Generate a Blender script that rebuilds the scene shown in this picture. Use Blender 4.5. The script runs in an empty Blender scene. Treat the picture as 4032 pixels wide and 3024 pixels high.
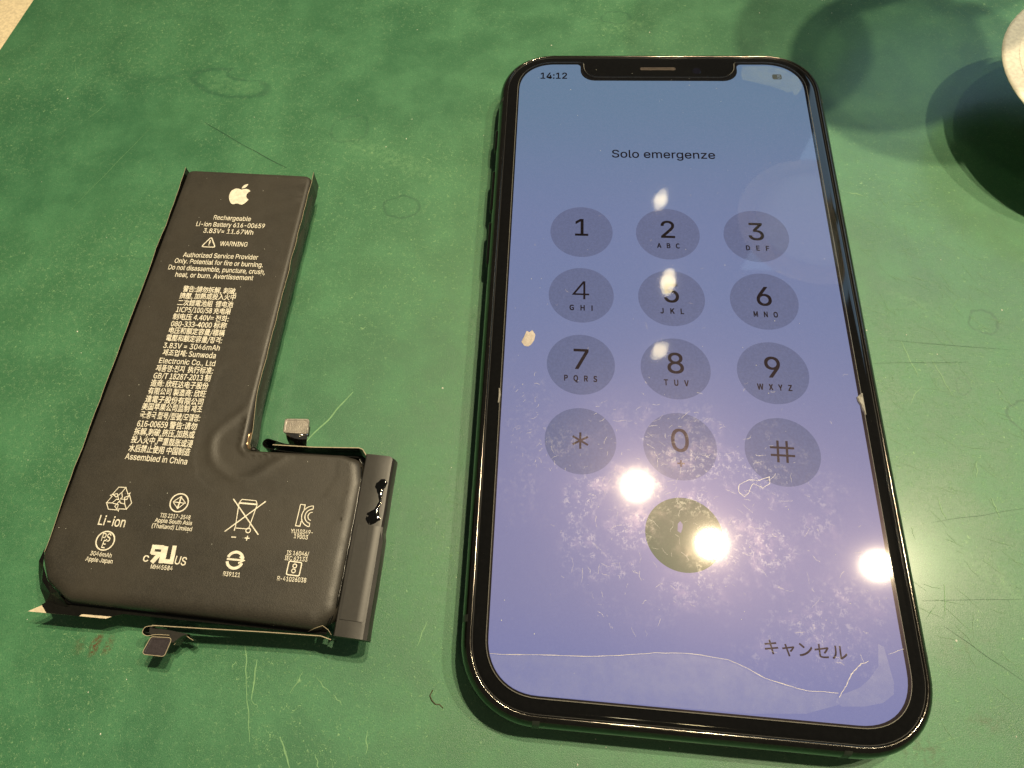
import bpy, bmesh, math, random, os
from mathutils import Vector, Matrix, geometry, noise
random.seed(7)
MM = 0.001
sc = bpy.context.scene
COL = sc.collection

# ------------------------------------------------------------------ camera, world, exposure
cam_d = bpy.data.cameras.new("camera")
cam = bpy.data.objects.new("camera", cam_d)
COL.objects.link(cam)
Rr = [(0.9934935, 0.0871291, -0.0733424), (0.0474314, -0.9020215, -0.4290775), (-0.1035416, 0.4228070, -0.9002852)]
M = Matrix.Identity(4)
for i in range(3):
    M[i][0] = Rr[0][i]; M[i][1] = -Rr[1][i]; M[i][2] = -Rr[2][i]
M.translation = Vector((-28.752, -71.821, 127.474)) * MM
cam.matrix_world = M
cam_d.sensor_fit = 'HORIZONTAL'; cam_d.sensor_width = 36.0
cam_d.lens = 36.0 * 2804.0 / 4032.0
cam_d.shift_x = 276.2 / 4032.0
cam_d.clip_start = 0.005; cam_d.clip_end = 20.0
sc.camera = cam

w = bpy.data.worlds.new("World"); sc.world = w; w.use_nodes = True
bg = w.node_tree.nodes["Background"]
bg.inputs[0].default_value = (1.0, 0.92, 0.78, 1); bg.inputs[1].default_value = 0.075
sc.view_settings.view_transform = 'Standard'; sc.view_settings.look = 'None'
sc.view_settings.exposure = 0.0; sc.view_settings.gamma = 1.0
sc.cycles.max_bounces = 10; sc.cycles.transparent_max_bounces = 16
sc.cycles.sample_clamp_indirect = 0.0

LAMP_COL = (1.0, 0.83, 0.55)
# ------------------------------------------------------------------ node helper
class G:
    def __init__(s, name):
        s.m = bpy.data.materials.new(name); s.m.use_nodes = True
        s.nt = s.m.node_tree; s.nt.nodes.clear()
        s.out = s.nt.nodes.new('ShaderNodeOutputMaterial')
    def n(s, typ, **kw):
        nd = s.nt.nodes.new(typ)
        for k, v in kw.items(): setattr(nd, k, v)
        return nd
    def set(s, sock, v):
        if isinstance(v, bpy.types.NodeSocket): s.nt.links.new(v, sock)
        elif isinstance(v, (tuple, list)) and len(v) == 3 and sock.type == 'RGBA': sock.default_value = (*v, 1)
        else: sock.default_value = v
    def math(s, op, a, b=0.0, c=None, clamp=False):
        nd = s.n('ShaderNodeMath', operation=op, use_clamp=clamp)
        s.set(nd.inputs[0], a); s.set(nd.inputs[1], b)
        if c is not None: s.set(nd.inputs[2], c)
        return nd.outputs[0]
    def coords(s, scale=1000.0):
        tc = s.n('ShaderNodeTexCoord'); mp = s.n('ShaderNodeVectorMath', operation='SCALE')
        s.set(mp.inputs[0], tc.outputs['Object']); mp.inputs['Scale'].default_value = scale
        return mp.outputs[0]
    def mapping(s, v, loc=(0, 0, 0), rot=(0, 0, 0), scale=(1, 1, 1)):
        nd = s.n('ShaderNodeMapping'); s.set(nd.inputs[0], v)
        nd.inputs['Location'].default_value = loc; nd.inputs['Rotation'].default_value = rot; nd.inputs['Scale'].default_value = scale
        return nd.outputs[0]
    def noise(s, v, scale, detail=2.0, rough=0.5, dist=0.0, out=0):
        nd = s.n('ShaderNodeTexNoise'); s.set(nd.inputs['Vector'], v)
        nd.inputs['Scale'].default_value = scale; nd.inputs['Detail'].default_value = detail
        nd.inputs['Roughness'].default_value = rough; nd.inputs['Distortion'].default_value = dist
        return nd.outputs[out]
    def vor(s, v, scale, feature='DISTANCE_TO_EDGE'):
        nd = s.n('ShaderNodeTexVoronoi', feature=feature); s.set(nd.inputs['Vector'], v); nd.inputs['Scale'].default_value = scale
        return nd.outputs[0]
    def ramp(s, v, a, b, lo=0.0, hi=1.0):
        nd = s.n('ShaderNodeMapRange', interpolation_type='SMOOTHSTEP')
        s.set(nd.inputs[0], v); nd.inputs[1].default_value = a; nd.inputs[2].default_value = b
        nd.inputs[3].default_value = lo; nd.inputs[4].default_value = hi
        return nd.outputs[0]
    def mix(s, f, a, b, blend='MIX'):
        nd = s.n('ShaderNodeMix', data_type='RGBA', blend_type=blend)
        s.set(nd.inputs[0], f); s.set(nd.inputs[6], a); s.set(nd.inputs[7], b)
        return nd.outputs[2]
    def xyz(s, v):
        nd = s.n('ShaderNodeSeparateXYZ'); s.set(nd.inputs[0], v); return nd.outputs
    def bump(s, h, strength=0.5, dist=0.0001, nrm=None):
        nd = s.n('ShaderNodeBump'); s.set(nd.inputs['Height'], h); nd.inputs['Strength'].default_value = strength
        nd.inputs['Distance'].default_value = dist
        if nrm is not None: s.set(nd.inputs['Normal'], nrm)
        return nd.outputs[0]
    def pbsdf(s, base=(0.5, 0.5, 0.5), rough=0.5, metal=0.0, normal=None, **kw):
        nd = s.n('ShaderNodeBsdfPrincipled')
        s.set(nd.inputs['Base Color'], base); s.set(nd.inputs['Roughness'], rough); s.set(nd.inputs['Metallic'], metal)
        if normal is not None: s.set(nd.inputs['Normal'], normal)
        for k, v in kw.items(): s.set(nd.inputs[k], v)
        return nd.outputs[0]
    def mixs(s, f, a, b):
        nd = s.n('ShaderNodeMixShader'); s.set(nd.inputs[0], f); s.nt.links.new(a, nd.inputs[1]); s.nt.links.new(b, nd.inputs[2])
        return nd.outputs[0]
    def done(s, sh):
        s.nt.links.new(sh, s.out.inputs[0]); return s.m

def simple(name, base, rough=0.5, metal=0.0, bump=None, **kw):
    g = G(name); v = g.coords()
    nz = g.noise(v, 1.3, 3)
    col = g.mix(g.ramp(nz, 0.3, 0.7), tuple(c * 0.88 for c in base), tuple(min(1, c * 1.12) for c in base))
    nrm = None
    if bump: nrm = g.bump(g.noise(v, bump[0], 2), bump[1], 0.0001)
    return g.done(g.pbsdf(col, rough, metal, nrm, **kw))

# ------------------------------------------------------------------ mesh helpers (millimetres in, metres out)
def mesh_obj(name, verts, faces, mat, parent=None, smooth=False, edges=()):
    me = bpy.data.meshes.new(name)
    me.from_pydata([(x * MM, y * MM, z * MM) for x, y, z in verts], list(edges), faces)
    me.validate()
    bm = bmesh.new(); bm.from_mesh(me); bmesh.ops.recalc_face_normals(bm, faces=bm.faces); bm.to_mesh(me); bm.free()
    if smooth:
        for p in me.polygons: p.use_smooth = True
    if mat: me.materials.append(mat)
    o = bpy.data.objects.new(name, me); COL.objects.link(o)
    if parent: o.parent = parent
    return o
def thing(name, label, cat, loc=(0, 0, 0), rz=0.0, group=None):
    o = bpy.data.objects.new(name, None); COL.objects.link(o)
    o.empty_display_size = 0.01
    o.location = Vector(loc) * MM; o.rotation_euler = (0, 0, rz)
    o['label'] = label; o['category'] = cat
    if group: o['group'] = group
    return o
def tag(o, label, cat, group=None):
    o['label'] = label; o['category'] = cat
    if group: o['group'] = group
    return o
def smooth_by_angle(o, deg=35):
    me = o.data
    bm = bmesh.new(); bm.from_mesh(me)
    for f in bm.faces: f.smooth = True
    for e in bm.edges:
        if len(e.link_faces) == 2 and e.calc_face_angle(0) > math.radians(deg): e.smooth = False
    bm.to_mesh(me); bm.free()

def rrect(hx, hy, L, n=2.0, seg=10, cx=0.0, cy=0.0):
    """closed outline (ccw) with superellipse corners -> list of (x, y, nx, ny)"""
    pts = []
    for q, (sx, sy) in enumerate([(1, 1), (-1, 1), (-1, -1), (1, -1)]):
        rng = range(seg + 1) if q % 2 == 0 else range(seg, -1, -1)
        for i in rng:
            t = math.pi / 2 * i / seg
            c, s_ = math.cos(t), math.sin(t)
            c = max(c, 1e-9); s_ = max(s_, 1e-9)
            x = L * c ** (2 / n); y = L * s_ ** (2 / n)
            nx = c ** (2 - 2 / n); ny = s_ ** (2 - 2 / n); l = math.hypot(nx, ny)
            pts.append((cx + sx * (hx - L + x), cy + sy * (hy - L + y), sx * nx / l, sy * ny / l))
    return pts
def offs(out, o): return [(x + nx * o, y + ny * o) for x, y, nx, ny in out]
def loft(rings, cap0=True, cap1=True):
    """rings: list of lists of (x,y,z), equal length, closed"""
    V = []; F = []; n = len(rings[0])
    for r in rings: V += r
    for k in range(len(rings) - 1):
        for i in range(n):
            j = (i + 1) % n
            F.append((k * n + i, k * n + j, (k + 1) * n + j, (k + 1) * n + i))
    if cap0: F.append(tuple(reversed(range(n))))
    if cap1: F.append(tuple(range((len(rings) - 1) * n, len(rings) * n)))
    return V, F
def poly_normals(P):
    n = len(P); out = []
    for i in range(n):
        a, b, c = P[i - 1], P[i], P[(i + 1) % n]
        e1 = (b[0] - a[0], b[1] - a[1]); e2 = (c[0] - b[0], c[1] - b[1])
        l1 = math.hypot(*e1) or 1; l2 = math.hypot(*e2) or 1
        n1 = (e1[1] / l1, -e1[0] / l1); n2 = (e2[1] / l2, -e2[0] / l2)
        m = (n1[0] + n2[0], n1[1] + n2[1]); l = math.hypot(*m) or 1
        m = (m[0] / l, m[1] / l); k = 1 / max(0.5, m[0] * n1[0] + m[1] * n1[1])
        out.append((b[0], b[1], m[0] * k, m[1] * k))
    return out      # outward for ccw polygons
def fillet(P, R, seg=5):
    out = []; n = len(P)
    for i in range(n):
        r = R[i] if isinstance(R, (list, tuple)) else R
        a, b, c = Vector(P[i - 1]), Vector(P[i]), Vector(P[(i + 1) % n])
        if r <= 0: out.append(tuple(b)); continue
        d1 = (a - b).normalized(); d2 = (c - b).normalized()
        ang = d1.angle(d2); t = min(r / math.tan(ang / 2), (a - b).length * .49, (c - b).length * .49)
        p0 = b + d1 * t; p2 = b + d2 * t
        for k in range(seg + 1):
            u = k / seg
            out.append(tuple(p0 * (1 - u) ** 2 + b * 2 * u * (1 - u) + p2 * u * u))
    return out
def tess(P, z, flip=False):
    tris = geometry.tessellate_polygon([[Vector((x, y, 0)) for x, y in P]])
    return [(x, y, z) for x, y in P], [tuple(t) for t in tris]
def flat(name, P, z, mat, parent):
    V, F = tess(P, z); o = mesh_obj(name, V, F, mat, parent)
    for p in o.data.polygons:
        if p.normal.z < 0: p.flip()
    return o
def slab(name, P, z0, z1, mat, parent, bev=0.0, smooth=False):
    """closed prism with tessellated caps; P ccw"""
    pn = poly_normals(P); n = len(P)
    rings = [[(x, y, z0) for x, y in P]]
    if bev > 0:
        rings.append([(x, y, z1 - bev) for x, y in P]); rings.append([(x - nx * bev, y - ny * bev, z1) for x, y, nx, ny in pn])
    else: rings.append([(x, y, z1) for x, y in P])
    V, F = loft(rings, False, False)
    tr = geometry.tessellate_polygon([[Vector((x, y, 0)) for x, y, _ in rings[0]]])
    F += [tuple(reversed(t)) for t in tr]
    tr = geometry.tessellate_polygon([[Vector((x, y, 0)) for x, y, _ in rings[-1]]])
    b = (len(rings) - 1) * n
    F += [tuple(b + i for i in t) for t in tr]
    return mesh_obj(name, V, F, mat, parent, smooth)
def stroke(path, wd, closed=False):
    """flat ribbon along a 2-D path -> verts2d, quads"""
    n = len(path); V = []; F = []
    for i in range(n):
        a = path[i - 1] if (closed or i > 0) else path[i]
        c = path[(i + 1) % n] if (closed or i < n - 1) else path[i]
        b = path[i]
        e1 = Vector((b[0] - a[0], b[1] - a[1])); e2 = Vector((c[0] - b[0], c[1] - b[1]))
        if e1.length < 1e-9: e1 = e2
        if e2.length < 1e-9: e2 = e1
        e1.normalize(); e2.normalize(); m = (e1 + e2)
        if m.length < 1e-6: m = e1
        m.normalize(); k = 1 / max(0.5, m.dot(e1)); nx, ny = -m.y * k, m.x * k
        ww = wd[i] if isinstance(wd, (list, tuple)) else wd
        V += [(b[0] + nx * ww / 2, b[1] + ny * ww / 2), (b[0] - nx * ww / 2, b[1] - ny * ww / 2)]
    for i in range(n if closed else n - 1):
        j = (i + 1) % n; F.append((2 * i, 2 * i + 1, 2 * j + 1, 2 * j))
    return V, F
def strokes(name, lst, z, mat, parent):
    V = []; F = []
    for path, wd, closed in lst:
        v, f = stroke(path, wd, closed); b = len(V)
        V += [(x, y, z + 0.0004 * (b % 7)) for x, y in v]; F += [tuple(b + i for i in q) for q in f]
    o = mesh_obj(name, V, F, mat, parent)
    for p in o.data.polygons:
        if p.normal.z < 0: p.flip()
    return o
def circ(cx, cy, r, n=32, a0=0.0, a1=2 * math.pi, ry=None):
    full = abs(a1 - a0 - 2 * math.pi) < 1e-6
    m = n if full else n + 1
    return [(cx + r * math.cos(a0 + (a1 - a0) * i / n), cy + (ry or r) * math.sin(a0 + (a1 - a0) * i / n)) for i in range(m)]
def tube(path, r, seg=8, closed=False):
    V = []; F = []; n = len(path); P = [Vector(p) for p in path]
    for i in range(n):
        t = (P[(i + 1) % n] if (closed or i < n - 1) else P[i]) - (P[i - 1] if (closed or i > 0) else P[i])
        t.normalize(); up = Vector((0, 0, 1)) if abs(t.z) < 0.9 else Vector((1, 0, 0))
        a = t.cross(up).normalized(); b = t.cross(a)
        for k in range(seg):
            q = 2 * math.pi * k / seg; p = P[i] + (a * math.cos(q) + b * math.sin(q)) * r; V.append(tuple(p))
    for i in range(n if closed else n - 1):
        j = (i + 1) % n
        for k in range(seg):
            l = (k + 1) % seg; F.append((i * seg + k, i * seg + l, j * seg + l, j * seg + k))
    if not closed: F += [tuple(reversed(range(seg))), tuple(range((n - 1) * seg, n * seg))]
    return V, F
def lathe(prof, n=48, c=(0, 0, 0), cap=False):
    V = []; F = []; m = len(prof)
    for i in range(n):
        a = 2 * math.pi * i / n
        for r, z in prof: V.append((c[0] + r * math.cos(a), c[1] + r * math.sin(a), c[2] + z))
    for i in range(n):
        j = (i + 1) % n
        for k in range(m - 1): F.append((i * m + k, j * m + k, j * m + k + 1, i * m + k + 1))
    return V, F

# ------------------------------------------------------------------ text
def load_font(name):
    try:
        p = os.path.join(bpy.utils.system_resource('DATAFILES'), 'fonts', name)
        return bpy.data.fonts.load(p)
    except Exception: return None
INTER = load_font('Inter.woff2')
CJK = load_font('Noto Sans CJK Regular.woff2')
_em = {}
def text_mesh(s, bold=0.0, res=3, spacing=1.0, cjk=False):
    cu = bpy.data.curves.new('t', 'FONT'); cu.body = s; cu.size = 1.0; cu.align_x = 'LEFT'; cu.resolution_u = res
    cu.offset = 0.0; cu.space_character = spacing
    f_ = CJK if cjk or any(ord(c) > 0x2fff or False for c in s) else INTER
    if f_: cu.font = f_
    o = bpy.data.objects.new('t', cu); COL.objects.link(o)
    bpy.context.view_layer.update()
    dg = bpy.context.evaluated_depsgraph_get()
    me = bpy.data.meshes.new_from_object(o.evaluated_get(dg))
    bpy.data.objects.remove(o); bpy.data.curves.remove(cu)
    vs = [tuple(v.co[:2]) for v in me.vertices]; fs = [tuple(p.vertices) for p in me.polygons]
    bpy.data.meshes.remove(me)
    key = 'c' if (f_ is not None and f_ == CJK) else 'l'      # bring the glyphs to a common em
    if key not in _em:
        ref, hh = ('国', 0.88) if key == 'c' else ('H', 0.727)
        if s == ref: return vs, fs
        v_, _ = text_mesh(ref, cjk=cjk); _em[key] = hh / max(1e-3, max(q[1] for q in v_) - min(q[1] for q in v_)); print('EM', key, _em[key])
    vs = [(x * _em[key], y * _em[key]) for x, y in vs]
    if bold > 0:      # heavier weight: slightly shifted copies
        v0, f0 = list(vs), list(fs); vs, fs = [], []
        for dx, dy in ((-1, -1), (1, -1), (1, 1), (-1, 1)):
            b = len(vs); vs += [(x + dx * bold, y + dy * bold) for x, y in v0]; fs += [tuple(b + i for i in f) for f in f0]
    return vs, fs
def text_fit(name, s, p0, p1, size, z, mat, parent, bold=0.0, vmid=0.36, spacing=1.0, cjk=False):
    """text laid from p0 to p1 (its mid-height line); size = em in mm; width fitted"""
    vs, fs = text_mesh(s, bold, spacing=spacing, cjk=cjk)
    x0 = min(v[0] for v in vs); x1 = max(v[0] for v in vs)
    p0 = Vector(p0); p1 = Vector(p1); d = (p1 - p0); L = d.length; d.normalize(); nrm = Vector((-d.y, d.x))
    sx = L / (x1 - x0)
    V = []
    for x, y in vs:
        q = p0 + d * ((x - x0) * sx) + nrm * ((y - vmid) * size); V.append((q.x, q.y, z + 0.003 * ((4 * len(V)) // len(vs))))
    o = mesh_obj(name, V, fs, mat, parent)
    for p in o.data.polygons:
        if p.normal.z < 0: p.flip()
    return o
def text_c(name, s, cx, cy, cap, z, mat, parent, bold=0.0, spacing=1.0):
    """centred text with the given cap height"""
    vs, fs = text_mesh(s, bold, spacing=spacing, res=5)
    xs = [v[0] for v in vs]; mx = (min(xs) + max(xs)) / 2; k = cap / 0.727
    V = [(cx + (x - mx) * k, cy + (y - 0.364) * k, z + 0.002 * ((4 * i) // len(vs))) for i, (x, y) in enumerate(vs)]
    o = mesh_obj(name, V, fs, mat, parent)
    for p in o.data.polygons:
        if p.normal.z < 0: p.flip()
    return o

# ------------------------------------------------------------------ materials
def mat_rubber():
    g = G('green_rubber'); v = g.coords(); n = g.noise; mth = g.math
    big = n(v, 0.018, 3, 0.55); mid = n(v, 0.09, 4, 0.6); fine = n(v, 1.1, 4, 0.7); grain = n(v, 5.0, 2, 0.6)
    base = g.mix(g.ramp(big, 0.38, 0.62), (0.034, 0.136, 0.062), (0.049, 0.168, 0.075))
    base = g.mix(g.ramp(mid, 0.35, 0.72, 0.0, 0.55), base, (0.075, 0.250, 0.115))
    base = g.mix(g.ramp(fine, 0.35, 0.75, 0.0, 0.30), base, (0.028, 0.130, 0.060))
    base = g.mix(g.ramp(n(v, 3.2, 3, 0.7), 0.52, 0.36, 0.0, 0.50), base, (0.022, 0.105, 0.050))
    base = g.mix(g.ramp(grain, 0.56, 0.74, 0.0, 0.45), base, (0.15, 0.36, 0.17))
    # curly pale fibres of the worn surface
    wv = g.n('ShaderNodeVectorMath', operation='ADD'); g.set(wv.inputs[0], v)
    sc2 = g.n('ShaderNodeVectorMath', operation='SCALE'); g.set(sc2.inputs[0], n(v, 1.6, 1, 0.5, 0, 1)); sc2.inputs['Scale'].default_value = 1.2
    g.set(wv.inputs[1], sc2.outputs[0]); wv = wv.outputs[0]
    fib = None
    for k, (s_, th) in enumerate(((1.3, 0.016), (2.1, 0.02))):
        q = n(g.mapping(wv, loc=(17 * k, 5, k)), s_, 0)
        a = g.ramp(mth('ABSOLUTE', mth('SUBTRACT', q, 0.5)), 0.004, th, 1, 0)
        msk = g.ramp(n(g.mapping(v, loc=(9 * k, 3, 1)), 0.9, 1), 0.48, 0.62)
        a = mth('MULTIPLY', a, msk); fib = a if fib is None else mth('MAXIMUM', fib, a)
    zone = g.ramp(n(v, 0.02, 2), 0.35, 0.6, 0.25, 1.0)
    fib = mth('MULTIPLY', fib, zone)
    base = g.mix(mth('MULTIPLY', fib, 0.8), base, (0.26, 0.46, 0.22))
    # dried droplet rings, smears and stains (their own shapes)
    wob = n(v, 0.35, 2, 0.5, 0, 1)
    ws = g.n('ShaderNodeVectorMath', operation='MULTIPLY_ADD'); g.set(ws.inputs[0], wob); ws.inputs[1].default_value = (2.2, 2.2, 0); ws.inputs[2].default_value = (-1.1, -1.1, 0)
    va = g.n('ShaderNodeVectorMath', operation='ADD'); g.set(va.inputs[0], v); g.set(va.inputs[1], ws.outputs[0]); va = va.outputs[0]
    def dist(cx, cy, rx, ry, ang=0.0, src=va):
        m_ = g.mapping(src, loc=(-cx, -cy, 0))
        m_ = g.mapping(m_, rot=(0, 0, -ang), scale=(1, 1, 0)); m_ = g.mapping(m_, scale=(1 / rx, 1 / ry, 0))
        ln = g.n('ShaderNodeVectorMath', operation='LENGTH'); g.set(ln.inputs[0], m_); return ln.outputs['Value']
    ring = None
    for (cx, cy, rx, ry, an, st) in ((-56.5, 31.9, 4.0, 3.0, 0.1, .8), (-71.7, 55.3, 4.6, 4.2, 0.6, .5), (-114.3, 19.1, 4.0, 3.8, 0, .35), (61.1, 7.0, 2.7, 2.6, 0, .9),
                                 (54.4, -7.2, 1.5, 1.6, 0, .9), (64.2, -13.0, 3.0, 3.2, 0.3, .9), (-7.8, 94.2, 3.6, 2.4, 0, .7), (-126, 84, 15, 12, 0.3, .22), (-20, 52, 2.5, 2.0, 0, .4), (52, -30, 5, 7, 0.4, .15)):
        d = dist(cx, cy, rx, ry, an)
        a = g.ramp(mth('ABSOLUTE', mth('SUBTRACT', d, 1.0)), 0.02, 0.15, st, 0)
        ring = a if ring is None else mth('MAXIMUM', ring, a)
    d = dist(-105.5, 70.5, 10.5, 4.4, -0.25)
    d2 = dist(-101.0, 73.5, 7.5, 3.4, 0.1)
    band = mth('SUBTRACT', d, mth('MULTIPLY', g.ramp(d2, 0.6, 1.0, 1, 0), -0.6))
    smr = g.ramp(mth('ABSOLUTE', mth('SUBTRACT', band, 1.0)), 0.03, 0.2, 0.75, 0)
    ring = mth('MAXIMUM', ring, smr)
    ring = mth('MULTIPLY', ring, g.ramp(n(v, 0.5, 2), 0.3, 0.5, 0.45, 1.0))
    base = g.mix(mth('MULTIPLY', ring, 0.62), base, (0.018, 0.085, 0.045))
    inner = mth('MULTIPLY', g.ramp(band, 0.5, 1.0, 1, 0), g.ramp(n(v, 0.7, 3), 0.4, 0.65))
    base = g.mix(mth('MULTIPLY', inner, 0.30), base, (0.13, 0.30, 0.14))
    rust = None
    for (cx, cy, rx, ry, an, st) in ((-99.8, -65.4, 0.8, 2.2, -0.35, 1.0), (-102.6, -65.8, 0.9, 1.8, -0.2, 0.4), (-97.4, -65.3, 0.9, 2.0, -0.25, 0.6)):
        a = g.ramp(dist(cx, cy, rx, ry, an), 0.2, 1.25, st, 0); rust = a if rust is None else mth('MAXIMUM', rust, a)
    rust = mth('MULTIPLY', rust, g.ramp(n(v, 1.8, 3), 0.35, 0.6))
    base = g.mix(rust, base, (0.09, 0.05, 0.018))
    br = None
    for (cx, cy, rx, ry, an, st) in ((35.5, -69.9, 4, 2.5, 0, .7), (34.1, -66.1, 2.2, 2, 0, .8), (45.8, -65.1, 3.5, 2.2, 0.3, .5), (-80, 6, 6, 4, 0.4, .25), (45, -54, 5, 2, 0.4, .35)):
        a = g.ramp(dist(cx, cy, rx, ry, an), 0.1, 1.3, st, 0); br = a if br is None else mth('MAXIMUM', br, a)
    br = mth('MULTIPLY', br, g.ramp(n(v, 0.9, 3), 0.42, 0.66))
    base = g.mix(br, base, (0.045, 0.075, 0.03))
    pale = None
    for (cx, cy, rx, ry, an, st) in ((-62, 47, 16, 3.2, -0.42, .9), (-16, 52, 6, 3, 0.2, .6), (-7, 90, 7, 2.5, -.3, .8), (-3, 92, 4, 1.5, -.3, .8), (-92, 30, 8, 5, .3, .3), (-135, 74, 12, 4, .5, .35), (55, -45, 14, 3, -.7, .6), (50, 10, 8, 2, -.6, .5), (-35, 2, 7, 14, 0.2, .35), (-22, 25, 5, 12, .1, .3)):
        a = g.ramp(dist(cx, cy, rx, ry, an), 0.1, 1.3, st, 0); pale = a if pale is None else mth('MAXIMUM', pale, a)
    pale = mth('MULTIPLY', pale, g.ramp(n(v, 0.8, 4, 0.7), 0.42, 0.62))
    base = g.mix(mth('MULTIPLY', pale, 0.40), base, (0.17, 0.36, 0.17))
    h = mth('ADD', mth('MULTIPLY', fine, 0.15), mth('MULTIPLY', n(v, 5.0, 3, 0.7), 0.9))
    h = mth('ADD', h, mth('MULTIPLY', fib, 0.5))
    nr = g.bump(h, 0.5, 0.00012)
    rg = g.ramp(mid, 0.3, 0.7, 0.40, 0.52)
    return g.done(g.pbsdf(base, rg, 0.0, nr, **{'IOR': 1.5, 'Coat Weight': 0.32, 'Coat Roughness': 0.2}))

def mat_protector():
    g = G('scratched_glass'); v = g.coords(); mth = g.math; n = g.noise
    xyz = g.xyz(v)
    # wear zone: lower half of the sheet, densest round the middle
    def blob(cx, cy, rx, ry):
        a = mth('DIVIDE', mth('SUBTRACT', xyz[0], cx), rx); b = mth('DIVIDE', mth('SUBTRACT', xyz[1], cy), ry)
        return mth('SQRT', mth('ADD', mth('MULTIPLY', a, a), mth('MULTIPLY', b, b)))
    z1 = g.ramp(blob(-2, -36, 26, 17), 0.55, 1.35, 1, 0)
    z2 = g.ramp(blob(17, -52, 14, 12), 0.4, 1.3, 0.7, 0)
    z3 = g.ramp(blob(-27, -18, 5, 12), 0.4, 1.3, 0.55, 0)
    zone = mth('MAXIMUM', mth('MAXIMUM', z1, z2), z3); zone = mth('MAXIMUM', zone, 0.05)
    wn = g.n('ShaderNodeVectorMath', operation='MULTIPLY_ADD'); g.set(wn.inputs[0], n(v, 0.8, 2, 0.5, 0, 1)); wn.inputs[1].default_value = (1.8, 1.8, 0); g.set(wn.inputs[2], v)
    cr = g.vor(wn.outputs[0], 1.5); cr2 = g.vor(g.mapping(wn.outputs[0], loc=(3, 7, 0), rot=(0, 0, 0.5), scale=(1.0, 0.35, 1)), 2.2)
    lines = mth('MAXIMUM', g.ramp(cr, 0.015, 0.075, 1, 0), g.ramp(cr2, 0.015, 0.09, 1, 0))
    frag = g.ramp(n(v, 0.9, 3, 0.65), 0.47, 0.62)
    clump = g.ramp(n(v, 0.13, 3, 0.6), 0.40, 0.60)
    scr = mth('MULTIPLY', mth('MULTIPLY', lines, frag), mth('MULTIPLY', clump, zone))
    cloud = mth('MULTIPLY', mth('MULTIPLY', g.ramp(n(v, 0.22, 5, 0.72), 0.47, 0.66), zone), clump)
    fres = g.n('ShaderNodeFresnel'); fres.inputs[0].default_value = 1.5
    geo = g.n('ShaderNodeNewGeometry'); front = mth('SUBTRACT', 1.0, geo.outputs['Backfacing'])
    ff_ = mth('MULTIPLY', fres.outputs[0], front)
    scr = mth('MULTIPLY', scr, front); cloud = mth('MULTIPLY', cloud, front)
    bmp = g.bump(mth('ADD', mth('MULTIPLY', n(v, 0.25, 2), 1.0), mth('MULTIPLY', scr, 0.02)), 0.006, 0.0004)
    gl = g.n('ShaderNodeBsdfGlossy'); gl.inputs['Roughness'].default_value = 0.036
    tr = g.n('ShaderNodeBsdfTransparent'); tr.inputs[0].default_value = (0.97, 0.98, 0.97, 1)
    sh = g.mixs(ff_, tr.outputs[0], gl.outputs[0])
    # greasy film: wide soft lobe
    gr = g.n('ShaderNodeBsdfGlossy'); gr.inputs['Roughness'].default_value = 0.27; gr.inputs[0].default_value = (1.0, 0.76, 0.95, 1)
    film = mth('ADD', mth('MULTIPLY', g.ramp(n(v, 0.05, 3, 0.6), 0.3, 0.7), 0.0016), mth('MULTIPLY', cloud, 0.006))
    film = mth('MULTIPLY', mth('ADD', film, 0.0060), front)
    sh = g.mixs(film, sh, gr.outputs[0])
    g2 = g.n('ShaderNodeBsdfGlossy'); g2.inputs['Roughness'].default_value = 0.12; g2.inputs[0].default_value = (1.0, 0.80, 0.50, 1)
    sh = g.mixs(mth('ADD', mth('MULTIPLY', mth('ADD', scr, cloud), 0.0016), mth('MULTIPLY', front, 0.0008)), sh, g2.outputs[0])
    gs = g.n('ShaderNodeBsdfGlossy'); gs.inputs['Roughness'].default_value = 0.38
    sh = g.mixs(mth('MULTIPLY', scr, 0.030), sh, gs.outputs[0])
    df = g.n('ShaderNodeBsdfDiffuse'); df.inputs[0].default_value = (0.8, 0.74, 0.66, 1)
    dirt = mth('ADD', mth('MULTIPLY', mth('ADD', scr, mth('MULTIPLY', cloud, 0.20)), 0.028), mth('MULTIPLY', mth('MULTIPLY', g.ramp(n(v, 4.0, 2), 0.66, 0.74), 0.06), front))
    sh = g.mixs(dirt, sh, df.outputs[0])
    return g.done(sh)

def mat_screen():
    g = G('lit_display'); v = g.coords(); xyz = g.xyz(v)
    t = g.ramp(xyz[1], 66, -66)
    c = g.mix(g.ramp(xyz[1], 62, 15), (0.130, 0.212, 0.338), (0.172, 0.212, 0.400))
    c = g.mix(g.ramp(xyz[1], 12, -40), c, (0.240, 0.232, 0.420))
    c = g.mix(g.ramp(xyz[1], -50, -67), c, (0.205, 0.214, 0.440))
    c = g.mix(g.ramp(g.noise(v, 2.5, 3), 0.3, 0.7, 0, 0.10), c, (0.30, 0.30, 0.50))
    em = g.n('ShaderNodeEmission'); g.set(em.inputs[0], c); em.inputs[1].default_value = 1.0
    bs = g.pbsdf((0.010, 0.010, 0.012), 0.9, **{'Specular IOR Level': 0.0})
    ad = g.n('ShaderNodeAddShader'); g.nt.links.new(em.outputs[0], ad.inputs[0]); g.nt.links.new(bs, ad.inputs[1])
    return g.done(ad.outputs[0])
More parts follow.
